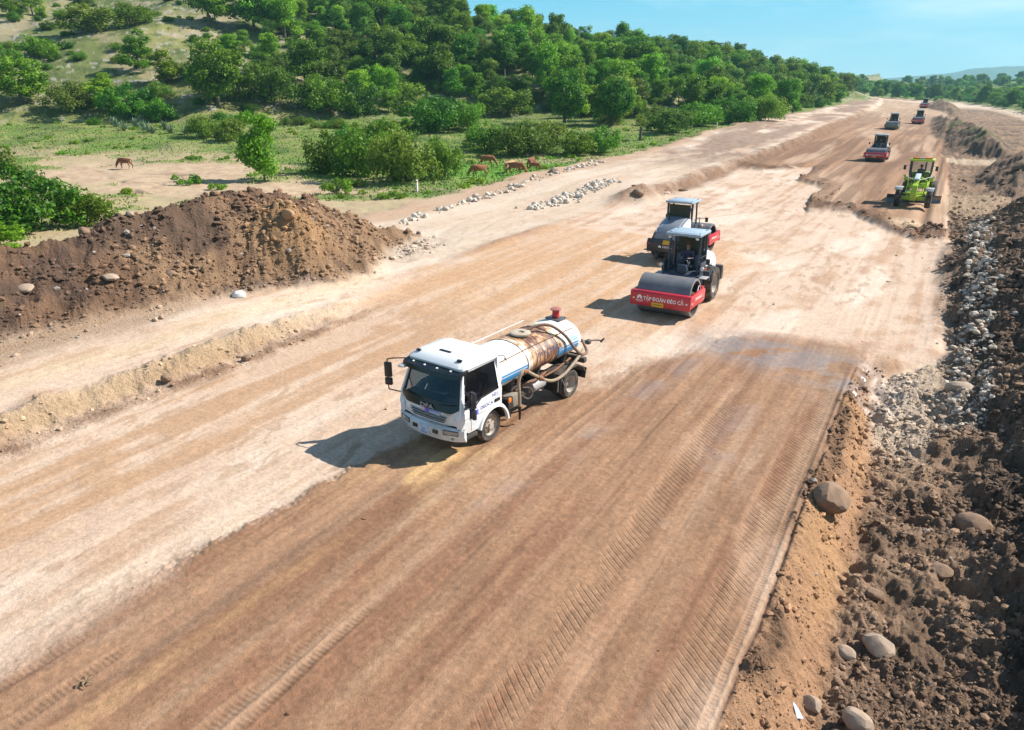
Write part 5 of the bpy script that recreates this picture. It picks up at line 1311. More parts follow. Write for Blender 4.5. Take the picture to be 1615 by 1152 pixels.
M_LEAF = leaf_material('leaves_dark_green', (.030, .115, .010), (.22, .43, .024), .42)
M_LEAF2 = leaf_material('leaves_bright_green', (.09, .24, .014), (.33, .56, .028), .45)
M_LEAF3 = leaf_material('leaves_olive', (.05, .125, .016), (.25, .38, .042), .42)
M_AGAVE = leaf_material('agave_leaves', (.10, .16, .10), (.20, .27, .17), .1)
M_BARK = mat('bark', (.13, .10, .075), .9, dirt=.3, dirt_col=(.22, .18, .14), scale=6, bump=.5)

def leaf_cloud(rs, blobs, n, L, flat=.3, aspect=.55):
    """leaf-sized faces spread through the volume of overlapping blobs; returns verts, faces, tint"""
    w_ = np.array([b[3] * b[4] for b in blobs]); w_ = w_ / w_.sum()
    idx = rs.choice(len(blobs), n, p=w_)
    B = np.array(blobs, np.float32)[idx]
    d = rs.normal(size=(n, 3)); d /= np.linalg.norm(d, axis=1)[:, None]
    rad = np.where(rs.rand(n) < .72, rs.uniform(.66, 1.22, n), rs.uniform(.35, .9, n))
    # small tufts: pull leaves towards sprig centres
    p = B[:, :3] + d * rad[:, None] * np.stack([B[:, 3], B[:, 3], B[:, 4]], 1)
    spr = rs.randint(0, n, n // 7); q = p[spr][rs.randint(0, len(spr), n)]
    near_ = np.linalg.norm(q - p, axis=1) < .9 * B[:, 3]
    p = np.where((near_ & (rs.rand(n) < .55))[:, None], q + rs.normal(size=(n, 3)) * L * .75, p)
    nrm = d * .7 + rs.normal(size=(n, 3)) * .55 + np.array([0, 0, flat]); nrm /= np.linalg.norm(nrm, axis=1)[:, None]
    t_ = np.cross(nrm, rs.normal(size=(n, 3))); t_ /= np.linalg.norm(t_, axis=1)[:, None]; b_ = np.cross(nrm, t_)
    s_ = L * rs.uniform(.6, 1.35, n)[:, None]
    V = np.stack([p - t_ * s_ * .5, p + b_ * s_ * aspect * .5 - nrm * s_ * .06, p + t_ * s_ * .5 - nrm * s_ * .12, p - b_ * s_ * aspect * .5 - nrm * s_ * .06], 1).reshape(-1, 3)
    V[:, 2] = np.maximum(V[:, 2], .02)
    F = np.arange(4 * n).reshape(n, 4)
    tint = np.repeat(np.clip(rs.beta(2, 2.4, n) + (rs.rand(len(blobs)) * .4 - .2)[idx], 0, 1), 4)
    return V, F, tint

def crown_mesh(name, rs, blobs, n, L, m_, **kw):
    V, F, tint = leaf_cloud(rs, blobs, n, L, **kw)
    me = np_mesh(name, V, F, False); vcol(me, 'Col', np.stack([tint] * 3, 1)); me.materials.append(m_); return me

def limbs_mesh(name, rs, h, r, n, spread, top):
    mb = MB(); base = Vector((0, 0, -.25))
    fork = h * .35
    mb.tube(bez([base, (rs.normal() * .05, rs.normal() * .05, fork * .5), (rs.normal() * .1, rs.normal() * .1, fork)], 6), [r * (1.25 - .5 * k / 8) for k in range(9)][:len(bez([base, (0, 0, 1), (0, 0, 2)], 6))], 8)
    for k in range(n):
        a = 2 * math.pi * (k + rs.rand() * .6) / n; e = spread * (.5 + .5 * rs.rand()); z1 = fork + (top - fork) * (.5 + .5 * rs.rand())
        P = bez([(0, 0, fork * .9), (e * .35 * math.cos(a), e * .35 * math.sin(a), fork + (z1 - fork) * .5), (e * math.cos(a), e * math.sin(a), z1)], 6)
        mb.tube(P, [r * .6 * (1 - .8 * i / (len(P) - 1)) for i in range(len(P))], 6)
        q = P[len(P) // 2]; a2 = a + rs.uniform(-1, 1)
        mb.tube([q, q + Vector((math.cos(a2) * e * .4, math.sin(a2) * e * .4, (z1 - fork) * .35))], [r * .3, r * .08], 5)
    me = mb.mesh(name, 60); me.materials.append(M_BARK); return me

def stems_mesh(name, rs, n, h, spread, r):
    mb = MB()
    for k in range(n):
        a = 2 * math.pi * (k + rs.rand()) / n; e = spread * rs.uniform(.3, 1)
        P = bez([(e * .12 * math.cos(a), e * .12 * math.sin(a), -.2), (e * .5 * math.cos(a), e * .5 * math.sin(a), h * .45), (e * math.cos(a), e * math.sin(a), h * rs.uniform(.7, 1))], 5)
        mb.tube(P, [r * (1 - .75 * i / (len(P) - 1)) for i in range(len(P))], 5)
    me = mb.mesh(name, 60); me.materials.append(M_BARK); return me

PROTO = {}          # unit plants: height about 1 x, stored at real size with (height, width)
def make_protos():
    rs = np.random.RandomState(5)
    def tree_blobs(h, w_, n, low=.10):
        out = []
        for k in range(n):
            a = rs.rand() * 6.28; rr = w_ / 2 * math.sqrt(rs.rand()) * .72; zz = h * rs.uniform(low + .08, .88)
            rr *= 1.0 - .55 * max(0, (zz / h - .55) / .45)
            s_ = w_ * rs.uniform(.07, .19); out.append((rr * math.cos(a) * rs.uniform(.9, 1.35), rr * math.sin(a) * rs.uniform(.9, 1.35), zz * rs.uniform(.92, 1.08), s_, s_ * rs.uniform(.55, .95)))
        out.append((0, 0, h * .5, w_ * .24, h * .22)); return out
    for k in range(5):
        h, w_ = 8.0, rs.uniform(6.4, 8.0)
        PROTO['tree%d' % k] = (crown_mesh('crown', rs, tree_blobs(h, w_, 32), 6000, .40, M_LEAF if k < 3 else M_LEAF2), limbs_mesh('trunk', rs, h, .17, 6, w_ * .3, h * .75), h, w_)
    for k in range(3):
        h, w_ = 8.0, rs.uniform(5.0, 6.2)
        PROTO['olive%d' % k] = (crown_mesh('crown', rs, tree_blobs(h, w_, 26, .12), 4600, .36, M_LEAF3), limbs_mesh('trunk', rs, h, .13, 6, w_ * .3, h * .78), h, w_)
    for k in range(5):
        h, w_ = 5.0, rs.uniform(6.0, 7.0); bl = []
        for q in range(26):
            a = rs.rand() * 6.28; rr = w_ / 2 * math.sqrt(rs.rand()) * .92; s_ = w_ * rs.uniform(.06, .16); bl.append((rr * math.cos(a), rr * math.sin(a), rs.uniform(.18, .80) * h * (1 - .45 * (rr / (w_ / 2)) ** 2), s_, s_ * .85))
        bl.append((0, 0, h * .36, w_ * .30, h * .32))
        PROTO['bush%d' % k] = (crown_mesh('crown', rs, bl, 5200, .30, M_LEAF if k < 3 else M_LEAF3), stems_mesh('stems', rs, 7, h * .75, w_ * .3, .07), h, w_)
    for k in range(2):
        h, w_ = 6.5, 4.9; bl = tree_blobs(h, w_, 28, .05)
        PROTO['young%d' % k] = (crown_mesh('crown', rs, bl, 5600, .30, M_LEAF2), limbs_mesh('trunk', rs, h, .10, 6, w_ * .32, h * .78), h, w_)
    for k in range(2):
        h, w_ = 8.0, 7.4; bl = []
        for q in range(60):
            d = rs.normal(size=3); d /= np.linalg.norm(d); rr = rs.uniform(.62, .98); bl.append((d[0] * rr * w_ * .43, d[1] * rr * w_ * .43, max(.9, h * .52 + d[2] * rr * h * .40), w_ * rs.uniform(.07, .13), w_ * rs.uniform(.06, .10)))
        bl.append((0, 0, h * .5, w_ * .33, h * .3))
        PROTO['round%d' % k] = (crown_mesh('crown', rs, bl, 7600, .36, M_LEAF), limbs_mesh('trunk', rs, h, .2, 6, w_ * .28, h * .7), h, w_)
    for k in range(3):
        h, w_ = 1.5, 2.4; bl = []
        for q in range(9): a = rs.rand() * 6.28; rr = 1.0 * math.sqrt(rs.rand()); bl.append((rr * math.cos(a), rr * math.sin(a), rs.uniform(.25, 1.1) * (1.1 - .5 * rr), .34, .3))
        PROTO['plant%d' % k] = (crown_mesh('crown', rs, bl, 800, .20, M_LEAF2), stems_mesh('stems', rs, 7, 1.1, .9, .025), h, w_)
    # agave: stiff pointed leaves from one root
    for k in range(2):
        V = []; F = []
        for q in range(34):
            a = q * 2.4 + rs.rand() * .3; el = math.radians(rs.uniform(15, 82)); ln = rs.uniform(.8, 1.25); d = np.array([math.cos(a) * math.cos(el), math.sin(a) * math.cos(el), math.sin(el)]); sdv = np.array([-math.sin(a), math.cos(a), 0])
            w0 = .09; b = len(V)
            for t_, wd, dr in ((0, .6, 0), (.35, 1.0, .02), (.7, .7, .0), (1, .05, -.06)):
                c = d * ln * t_ + np.array([0, 0, dr]); V.append(c - sdv * w0 * wd + np.array([0, 0, .025])); V.append(c - np.array([0, 0, .0])); V.append(c + sdv * w0 * wd + np.array([0, 0, .025]))
            for i in range(3):
                o_ = b + i * 3; F += [(o_, o_ + 1, o_ + 4, o_ + 3), (o_ + 1, o_ + 2, o_ + 5, o_ + 4)]
        me = np_mesh('leaves', V, F, True); t_ = rs.rand(len(V)); vcol(me, 'Col', np.stack([t_] * 3, 1)); me.materials.append(M_AGAVE)
        PROTO['agave%d' % k] = (me, None, 1.2, 2.0)
make_protos()

PLANT_NAME = {'tree': 'tree', 'olive': 'tree', 'bush': 'shrub', 'young': 'tree', 'round': 'tree', 'plant': 'shrub', 'agave': 'agave_plant'}
def plant(kind, x, y, h, w_, label, group=None, z=None, var=None):
    opts = sorted(k for k in PROTO if k.rstrip('0123456789') == kind)
    key = R.choice(opts) if var is None else opts[var % len(opts)]
    crown, wood, h0, w0 = PROTO[key]
    z = zat(x, y) if z is None else z
    e = empty(PLANT_NAME[kind], (x, y, z - .05), R.uniform(0, 6.28), (w_ / w0, w_ / w0, h / h0))
    nm = 'leaves' if kind == 'agave' else 'crown'
    link(nm, crown, None, e)
    if wood: link('trunk' if kind in ('tree', 'olive', 'young', 'round') else 'stems', wood, None, e)
    tag(e, label, {'tree': 'tree', 'olive': 'tree', 'young': 'tree', 'round': 'tree', 'bush': 'shrub', 'plant': 'shrub', 'agave': 'agave'}[kind], group)
    return e

PLACED = [  # kind, x, y, height, width, label, group
 ('young', -57.4, 51.2, 6.6, 5.0, 'bright green young tree standing alone behind the peak of the left soil heap', None),
 ('bush', -55.6, 58.5, 5.0, 5.8, 'left end shrub of the thicket to the left of the cows', None),
 ('bush', -49.8, 57.3, 6.2, 6.6, 'tall shrub in the middle of the thicket left of the cows', None),
 ('bush', -44.1, 56.5, 6.0, 6.8, 'large rounded shrub nearest the cows in the thicket on their left', None),
 ('bush', -42.4, 60.2, 4.7, 4.4, 'small shrub at the right tip of the thicket, beside the grazing cows', None),
 ('bush', -58.5, 71.3, 6.0, 7.2, 'shrub rising behind the middle of the thicket left of the cows', None),
 ('bush', -60.6, 66.0, 5.2, 5.6, 'shrub behind the left end of the thicket left of the cows', None),
 ('bush', -52.5, 84.0, 4.3, 6.4, 'leftmost shrub of the dark hedge behind the cows', None),
 ('bush', -47.9, 83.8, 5.3, 8.0, 'biggest shrub of the dark hedge right behind the cows', None),
 ('bush', -46.1, 88.9, 4.7, 6.2, 'third shrub from the left in the hedge behind the cows', None),
 ('bush', -41.9, 88.4, 3.9, 5.8, 'second shrub from the right in the hedge behind the cows', None),
 ('bush', -39.5, 92.1, 4.0, 5.4, 'rightmost shrub of the dark hedge behind the cows', None),
 ('round', -56.9, 116.1, 9.4, 8.0, 'round dark tree left of a pair standing above the hedge behind the cows', None),
 ('round', -49.7, 119.7, 8.1, 7.6, 'round dark tree right of a pair standing above the hedge behind the cows', None),
 ('bush', -74.3, 126.9, 6.0, 11.5, 'broad shrub on the field left of the two round trees', None),
 ('bush', -68.5, 95.5, 6.6, 9.2, 'pale olive shrub behind the right end of the thicket', None),
 ('olive', -74.9, 98.8, 7.1, 7.1, 'olive green tree behind the thicket left of the cows', None),
 ('bush', -64.7, 98.9, 5.6, 6.0, 'shrub between the thicket and the hedge behind the cows', None),
 ('round', -110.5, 90.4, 11.4, 11.2, 'big dark round tree alone at the foot of the grassy slope on the left', None),
 ('bush', -106.6, 98.9, 8.6, 12.0, 'broad shrub directly right of the big round tree', None),
 ('bush', -100.4, 104.2, 8.4, 11.5, 'second broad shrub right of the big round tree', None),
 ('bush', -95.8, 108.7, 7.6, 9.6, 'third broad shrub right of the big round tree', None),
 ('tree', -109.5, 110.3, 8.4, 9.6, 'tree rising behind the broad shrubs right of the big round tree', None),
 ('round', -135.0, 71.0, 7.9, 10.5, 'dark spreading tree at the left picture edge at the foot of the slope', None),
 ('bush', -127.6, 74.1, 5.8, 7.6, 'shrub next to the spreading tree at the left edge', None),
 ('young', -125.6, 78.8, 5.4, 6.4, 'bright shrubby tree behind the agave row', None),
 ('bush', -119.4, 79.4, 6.3, 9.0, 'large shrub growing behind the agave row', None),
 ('bush', -114.5, 80.6, 4.6, 6.3, 'low shrub at the right end of the agave row', None),
 ('bush', -90.6, 71.8, 3.9, 5.6, 'low shrub on the field between agave row and lone young tree', None),
 ('bush', -84.5, 70.7, 3.6, 4.8, 'low shrub just left of the lone young tree', None),
 ('bush', -94.6, 77.6, 3.8, 4.4, 'low shrub behind the two low shrubs on the field', None),
 ('bush', -49.9, 24.9, 4.9, 6.6, 'large shrub behind the left soil heap at the left picture edge', None),
 ('bush', -49.0, 28.0, 2.8, 4.0, 'low shrub beside the large shrub behind the left soil heap', None),
 ('young', -44.2, 20.4, 1.9, 3.2, 'small bright green shrub just behind the left end of the soil heap', None),
 ('bush', -73.6, 33.1, 6.1, 7.0, 'shrub at the left picture edge on the open field', None),
 ('bush', -157.8, 87.9, 5.0, 7.4, 'shrub on the bare upper slope near the left edge', None),
 ('bush', -156.4, 80.3, 4.6, 7.2, 'leftmost shrub on the bare upper slope', None),
 ('young', -136.9, 94.8, 7.4, 7.0, 'loose light green tree on the bare slope, left of two', None),
 ('young', -127.1, 92.9, 6.0, 7.0, 'loose light green tree on the bare slope, right of two', None),
 ('bush', -161.6, 103.0, 6.6, 12.5, 'wide shrub patch high on the bare slope', None),
 ('bush', -160.4, 110.6, 6.0, 9.5, 'shrub at the right end of the patch high on the bare slope', None),
 ('tree', -152.1, 124.7, 9.6, 12.0, 'dark tree at the left end of the upper slope grove', None),
 ('tree', -148.0, 133.9, 11.5, 13.0, 'tallest dark tree of the upper slope grove', None),
 ('tree', -141.7, 137.6, 9.0, 11.5, 'dark tree at the right end of the upper slope grove', None),
 ('bush', -38.4, 117.5, 4.4, 8.6, 'leftmost shrub of the row on the field beside the far haul road', None),
 ('bush', -38.0, 128.8, 5.2, 8.4, 'second shrub of the row beside the far haul road', None),
 ('bush', -35.0, 138.0, 5.6, 8.8, 'third shrub of the row beside the far haul road', None),
 ('bush', -31.5, 146.1, 5.6, 8.2, 'fourth shrub of the row beside the far haul road', None),
 ('bush', -33.5, 160.0, 5.6, 8.2, 'last shrub of the row beside the far haul road', None),
 ('plant', -44.7, 47.5, 1.8, 2.9, 'low bright green plant in front of the thicket, right of the soil heap', None),
 ('plant', -61.3, 45.5, 1.4, 2.8, 'low plant on the sandy ground left of the lone young tree', None),
 ('plant', -46.4, 51.7, 1.1, 2.2, 'small plant at the foot of the thicket', None),
 ('plant', -37.3, 57.8, .8, 1.8, 'small green plant on the verge left of the nearest cow', None),
 ('plant', -36.9, 71.5, .9, 2.8, 'green plant on the grass right of the cows', None),
 ('plant', -54.5, 32.6, 1.0, 2.1, 'weed clump right of the large shrub behind the soil heap', None),
 ('plant', -56.3, 44.8, .9, 1.8, 'tiny plant in front of the lone young tree', None),
 ('plant', -38.6, 47.6, .7, 2.8, 'flat weed patch beside the white marker post', None),
]
for k, a in enumerate(PLACED): plant(*a[:6], group=a[6], var=k)
for k, (x, y, h, w_) in enumerate(((-116.3, 74.3, 1.7, 2.4), (-106.0, 69.3, 1.8, 2.4), (-109.1, 73.3, 1.9, 2.5), (-102.0, 70.4, 1.8, 2.4), (-102.3, 73.4, 1.7, 2.3), (-97.9, 71.1, 1.6, 2.2), (-95.5, 71.8, 1.6, 2.2), (-114.7, 78.1, 1.9, 2.6), (-112.3, 72.2, 1.7, 2.4), (-99.6, 69.4, 1.5, 2.1), (-105.0, 71.8, 1.8, 2.4))):
    plant('agave', x, y, h, w_, 'blue-green agave plant with stiff pointed leaves in the row at the foot of the shrubs', 'agave plants in a row', var=k)

# ------------------------------------------------------------------ wood on the hill
def scatter_wood():
    rs = np.random.RandomState(77)
    n = 70000
    cy = 100 * np.exp(rs.rand(n) * math.log(760 / 100)); a = rs.uniform(-.80, .80, n); cx = a * cy
    x = c30 * cx - s30 * cy; y = s30 * cx + c30 * cy
    d, hv, side = poly_dist(cx.astype(np.float32), cy.astype(np.float32), HILL)
    D = np.where(side > 0, d, -d)
    cl = fbm(cx * .03, cy * .03, 201, 3)
    dens = ss(-.36, -.16, a + (cl - .5) * .5) * ss(.30, .42, fbm(cx * .045, cy * .045, 203, 3) + .06 * ss(.0, .2, a))
    dens = np.maximum(dens, ss(.60, .66, cl) * .8)
    dens *= ss(0, 8, D) + .12 * ss(-28, -12, D) * ss(.05, .2, a)
    dens *= ss(200, 150, D)
    lc = x - curve(y)
    ok = (rs.rand(n) < dens) & (lc < -33)
    right = (rs.rand(n) < .9 * ss(200, 260, cy) * ss(20, 27, lc)) & (lc > 22) | ((cy > 440) & (rs.rand(n) < .7) & (a > .25))
    ok |= right
    # clear the pale track and the works
    tx = np.interp(y, [100, 150, 190, 240, 330, 420, 520], [13.5, 14.5, 17.5, 21, 16, 6, -8])
    ok &= ~((np.abs(x - tx) < 7) & (y < 500))
    ok &= ~((y > 385) & (y < 455) & (x > -50) & (x < 6))
    I = np.nonzero(ok)[0]; keep = []; cell = {}
    taken = [(p[1], p[2], p[4] * .45) for p in PLACED]
    for i in I:                                      # spacing grows slowly with distance
        sp_ = 3.0 + cy[i] * .008 + (1.0 if D[i] < 10 else 0); kx, ky = int(x[i] // 8), int(y[i] // 8); bad = False
        for ax in (-1, 0, 1):
            for ay in (-1, 0, 1):
                for (qx, qy) in cell.get((kx + ax, ky + ay), ()):
                    if (qx - x[i]) ** 2 + (qy - y[i]) ** 2 < sp_ * sp_: bad = True
        if not bad and cy[i] < 160:
            for qx, qy, r_ in taken:
                if (qx - x[i]) ** 2 + (qy - y[i]) ** 2 < (r_ + 2) ** 2: bad = True
        if bad: continue
        cell.setdefault((kx, ky), []).append((x[i], y[i])); keep.append(i)
    keep = np.array(keep); keep = keep[np.argsort(cy[keep] - np.minimum(D[keep], 60) * .0)]
    X, Y, CYk, A = x[keep], y[keep], cy[keep], a[keep]; Z = zat(X, Y); return X, Y, Z, CYk, A, D[keep]
WX, WY, WZ, WC, WA, WD = scatter_wood()
print('wood', len(WX))
# the trees that show largest stand as things of their own
NEAR = 270
for i in range(min(NEAR, len(WX))):
    k = R.random()
    kind = 'tree' if k < .58 else ('olive' if k < .74 else 'bush')
    h = R.choice((R.uniform(3.6, 6.0), R.uniform(5.5, 9.4))) if kind != 'bush' else R.uniform(2.2, 5.0)
    w_ = h * R.uniform(.8, 1.1) if kind != 'bush' else h * R.uniform(1.2, 1.6)
    if WA[i] < -.33: h *= .7; w_ *= .75
    zones = ((-.55, 'at the far left'), (-.42, 'above the agave row'), (-.34, 'behind the big round tree'), (-.26, 'right of the big round tree'), (-.17, 'above the thicket, left part'), (-.09, 'above the thicket, right part'), (-.02, 'between thicket and hedge'), (.05, 'above the hedge'), (.12, 'behind the two round trees'), (.20, 'right of the two round trees'), (.28, 'above the far shrub row'), (.36, 'left of the far road'), (9, 'where the hill meets the road'))
    zone = next(z_ for lim, z_ in zones if WA[i] < lim)
    lev = 'at the hill foot ' if WD[i] < 9 else ('low on the hill ' if WD[i] < 22 else ('mid-way up the hill ' if WD[i] < 40 else 'high on the hill '))
    word = {'tree': 'dense green tree', 'olive': 'slim olive tree', 'bush': 'rounded shrub'}[kind]
    word = ('tall ' if h > 7.6 else ('mid-sized ' if h > 6.0 else ('small ' if h > 4.8 else 'stunted '))) + word if kind != 'bush' else ('wide ' if w_ > 5.6 else ('low ' if w_ > 4 else 'small ')) + word
    plant(kind, float(WX[i]), float(WY[i]), h, w_, word + ' ' + lev + zone, 'trees and shrubs ' + zone, z=float(WZ[i]))

def far_wood(idx, name, kinds, seed, pts=None, smul=1.0):
    """distant trees that read as one mass: points with a tree instance on each"""
    rs = np.random.RandomState(seed)
    if pts is not None: idx = np.arange(len(pts))
    me = bpy.data.meshes.new(name); me.vertices.add(len(idx))
    co_ = np.stack([WX[idx], WY[idx], WZ[idx] - .1], 1) if pts is None else pts
    me.vertices.foreach_set('co', np.asarray(co_, np.float32).ravel())
    s_ = me.attributes.new('size', 'FLOAT_VECTOR', 'POINT'); b = smul * rs.uniform(.6, 1.2, len(idx)) * np.where(rs.rand(len(idx)) < .35, .65, 1); b = np.stack([b * rs.uniform(.95, 1.25, len(idx)), b * rs.uniform(.95, 1.25, len(idx)), b], 1).astype(np.float32)
    s_.data.foreach_set('vector', b.ravel())
    r_ = me.attributes.new('turn', 'FLOAT_VECTOR', 'POINT'); r_.data.foreach_set('vector', np.stack([np.zeros(len(idx)), np.zeros(len(idx)), rs.uniform(0, 6.28, len(idx))], 1).astype(np.float32).ravel())
    pick = me.attributes.new('pick', 'INT', 'POINT'); pick.data.foreach_set('value', rs.randint(0, 99, len(idx)).astype(np.int32))
    ob = bpy.data.objects.new(name, me); C.objects.link(ob); tag(ob, kind='stuff')
    if True:
        col_ = bpy.data.collections.new(name + '_kinds')
        for key in kinds:
            cr_, wd, h0, w0 = PROTO[key]; p = bpy.data.objects.new('tree_kind', cr_); col_.objects.link(p)
    g = bpy.data.node_groups.new(name, 'GeometryNodeTree')
    g.interface.new_socket('Geometry', in_out='INPUT', socket_type='NodeSocketGeometry'); g.interface.new_socket('Geometry', in_out='OUTPUT', socket_type='NodeSocketGeometry')
    gi = g.nodes.new('NodeGroupInput'); go = g.nodes.new('NodeGroupOutput')
    m2p = g.nodes.new('GeometryNodeMeshToPoints'); ci = g.nodes.new('GeometryNodeCollectionInfo'); ci.inputs['Collection'].default_value = col_; ci.inputs['Separate Children'].default_value = True; ci.inputs['Reset Children'].default_value = True
    iop = g.nodes.new('GeometryNodeInstanceOnPoints'); iop.inputs['Pick Instance'].default_value = True
    def na(nm, ty):
        q = g.nodes.new('GeometryNodeInputNamedAttribute'); q.data_type = ty; q.inputs['Name'].default_value = nm; return q
    L = g.links.new
    L(gi.outputs[0], m2p.inputs['Mesh']); L(m2p.outputs[0], iop.inputs['Points']); L(ci.outputs[0], iop.inputs['Instance'])
    L(na('size', 'FLOAT_VECTOR').outputs[0], iop.inputs['Scale']); L(na('turn', 'FLOAT_VECTOR').outputs[0], iop.inputs['Rotation']); L(na('pick', 'INT').outputs[0], iop.inputs['Instance Index'])
    L(iop.outputs[0], go.inputs[0])
    md = ob.modifiers.new('trees', 'NODES'); md.node_group = g
    return ob
rest = np.arange(min(NEAR, len(WX)), len(WX))
ALLK = ('tree0', 'tree1', 'tree2', 'tree3', 'tree4', 'olive0', 'olive1', 'bush0', 'bush1')
far_wood(rest[WA[rest] < .5], 'wooded_hill', ALLK, 3)
_r = np.random.RandomState(8); _k = _r.randint(0, len(WX), 4600); _k = _k[(WA[_k] > -.42) & (WC[_k] < 420)]
_x = WX[_k] + _r.normal(0, 3, len(_k)); _y = WY[_k] + _r.normal(0, 3, len(_k)); _m = (_x - curve(_y)) < -35; _x, _y = _x[_m], _y[_m]
far_wood(None, 'undergrowth', ('bush0', 'bush1', 'bush2', 'bush3', 'bush4'), 12, np.stack([_x, _y, zat(_x, _y) - .15], 1), .6)
right_side = rest[WA[rest] >= .5]
far_wood(right_side[20:], 'far_wood', ALLK, 4)
_r = np.random.RandomState(18); _c = _r.uniform(42, 125, 1500); _a = _r.uniform(-.78, .3, 1500) * _c; _x = c30 * _a - s30 * _c; _y = s30 * _a + c30 * _c
_q = terrain(_x, _y); _m = (_q[3] == 2) & (_q[1][:, 1] > _q[1][:, 0] * .85) & (fbm(_x * .15, _y * .15, 161, 3) > .5); _m &= ~((np.abs(_x + 39) < 8) & (np.abs(_y - 66) < 10))
_c = _r.uniform(105, 230, 2600); _a = _r.uniform(-.8, -.05, 2600) * _c; _x2 = c30 * _a - s30 * _c; _y2 = s30 * _a + c30 * _c
_m2 = fbm(_x2 * .09, _y2 * .09, 171, 3) > .54; _x2, _y2 = _x2[_m2][:330], _y2[_m2][:330]
far_wood(None, 'slope_scrub', ('bush0', 'bush1', 'bush3', 'plant0', 'plant1'), 24, np.stack([_x2, _y2, zat(_x2, _y2) - .1], 1), .38)
far_wood(None, 'field_weeds', ('plant0', 'plant1', 'plant2'), 22, np.stack([_x[_m], _y[_m], _q[0][_m] - .05], 1)[:260], .42)
for q, i in enumerate(right_side[:20]):
    plant('tree', float(WX[i]), float(WY[i]), R.uniform(6, 10), R.uniform(7, 10), 'green tree at the near edge of the wood on the far right', 'trees at the edge of the far right wood', z=float(WZ[i]))
for x, y, h, w_ in ((21.5, 128, 2.4, 4.5), (24.5, 137, 3.0, 5.0), (25.5, 150, 2.6, 5.0)):
    plant('bush', x, y, h, w_, 'low shrub at the right picture edge beside the pale track', 'shrubs beside the pale track')

# ------------------------------------------------------------------ grass
def grass_tufts():
    rs = np.random.RandomState(9); n = 190000
    cy = rs.uniform(38, 150, n) ; a = rs.uniform(-.80, .55, n); cx = a * cy
    x = c30 * cx - s30 * cy; y = s30 * cx + c30 * cy
    z, col, mask, reg = terrain(x, y)
    g_ = ((reg == 2) | (reg == 3)) & (col[:, 1] > col[:, 0] * .82) & (rs.rand(n) < .62)
    x, y, z, col = x[g_], y[g_], z[g_], col[g_]; n = len(x)
    V = []; 
    for k in range(1):
        an = rs.rand(n) * 6.28; h = rs.uniform(.06, .20, n); w_ = rs.uniform(.05, .12, n); le = rs.normal(size=(2, n)) * .1
        V.append(np.stack([np.stack([x - np.cos(an) * w_, y - np.sin(an) * w_, z - .03], 1), np.stack([x + np.cos(an) * w_, y + np.sin(an) * w_, z - .03], 1), np.stack([x + le[0], y + le[1], z + h], 1)], 1))
    V = np.concatenate(V).reshape(-1, 3); F = np.arange(len(V)).reshape(-1, 3)
    me = np_mesh('grass', V, F, False)
    c = col * rs.uniform(.75, 1.35, n)[:, None] * np.array([.9, 1.05, .75]); vcol(me, 'Col', np.repeat(c, 3, 0))
    tag(link('grass', me, attr_mat('grass_blades', .8)), kind='stuff'); print('tufts', n)
grass_tufts()

# ------------------------------------------------------------------ stones, clods, boulders
def stone_mesh(name, seed, sub=2, sharp=.35, flat=.75, lo=.48):
    rs = np.random.RandomState(seed); bm = bmesh.new(); bmesh.ops.create_icosphere(bm, subdivisions=sub, radius=1)
    pl = rs.normal(size=(9, 3)); pl /= np.linalg.norm(pl, axis=1)[:, None]; dd = rs.uniform(lo, lo + .36, 9)
    for v in bm.verts:
        p = np.array(v.co); 
        for q in range(9):
            t_ = p @ pl[q]
            if t_ > dd[q]: p = p - pl[q] * (t_ - dd[q]) * (1 - sharp * .4)
        nz_ = sum(math.sin(p @ rs_ * 2.7 + k) for k, rs_ in enumerate(pl[:4])) * .04 + (sum(math.sin(p @ rs_ * 9 + 2 * k) for k, rs_ in enumerate(pl[3:8])) * .014 if sub > 2 else 0)
        p = p * (1 + nz_); v.co = Vector((p[0] * 1.12, p[1] * .95, p[2] * flat))
    me = bpy.data.meshes.new(name); bm.to_mesh(me); bm.free()
    me.polygons.foreach_set('use_smooth', [True] * len(me.polygons)); me.set_sharp_from_angle(angle=math.radians(16)); return me
M_STONE = mat('pale_rubble_stone', (.56, .49, .41), .9, dirt=.5, dirt_col=(.46, .35, .25), scale=1.5, bump=.5, var=.22)
M_STONE2 = mat('grey_boulder', (.37, .275, .205), .9, dirt=.55, dirt_col=(.32, .22, .15), scale=1.6, bump=.6, var=.2)
M_STONE3 = mat('brown_boulder', (.23, .15, .10), .95, dirt=.6, dirt_col=(.32, .195, .115), scale=2, bump=.6, var=.2)
M_STONEW = mat('white_rock', (.68, .67, .65), .8, dirt=.2, scale=2, bump=.4)
STONES = [stone_mesh('stone', 300 + k, 1) for k in range(7)]
for m_ in STONES: m_.materials.append(M_STONE)
def boulder(x, y, size, m_, label, seed, dz=.0, flat=.75, rz=0):
    me = stone_mesh('boulder', seed, 3, .3, flat, .62); o = link('boulder', me, m_); o.scale = (size,) * 3; o.location = (x, y, zat(x, y) + size * flat * .32 + dz); o.rotation_euler = (R.uniform(-.2, .2), R.uniform(-.2, .2), rz)
    tag(o, label, 'boulder', 'boulders in the dug soil')
boulder(-.96, 15.6, .42, M_STONE3, 'large dark brown boulder stuck in the edge of the red soil bank', 402, .10, .95, 1.2)
boulder(.45, 12.1, .24, M_STONE2, 'round grey boulder in the dug ground right of the bank, larger of a pair', 402, 0, .85)
boulder(-.02, 11.8, .155, M_STONE2, 'small grey stone left of the round grey boulder', 403)
boulder(1.34, 14.9, .24, M_STONE3, 'flat brown boulder in the dark soil on the right', 404, 0, .6)
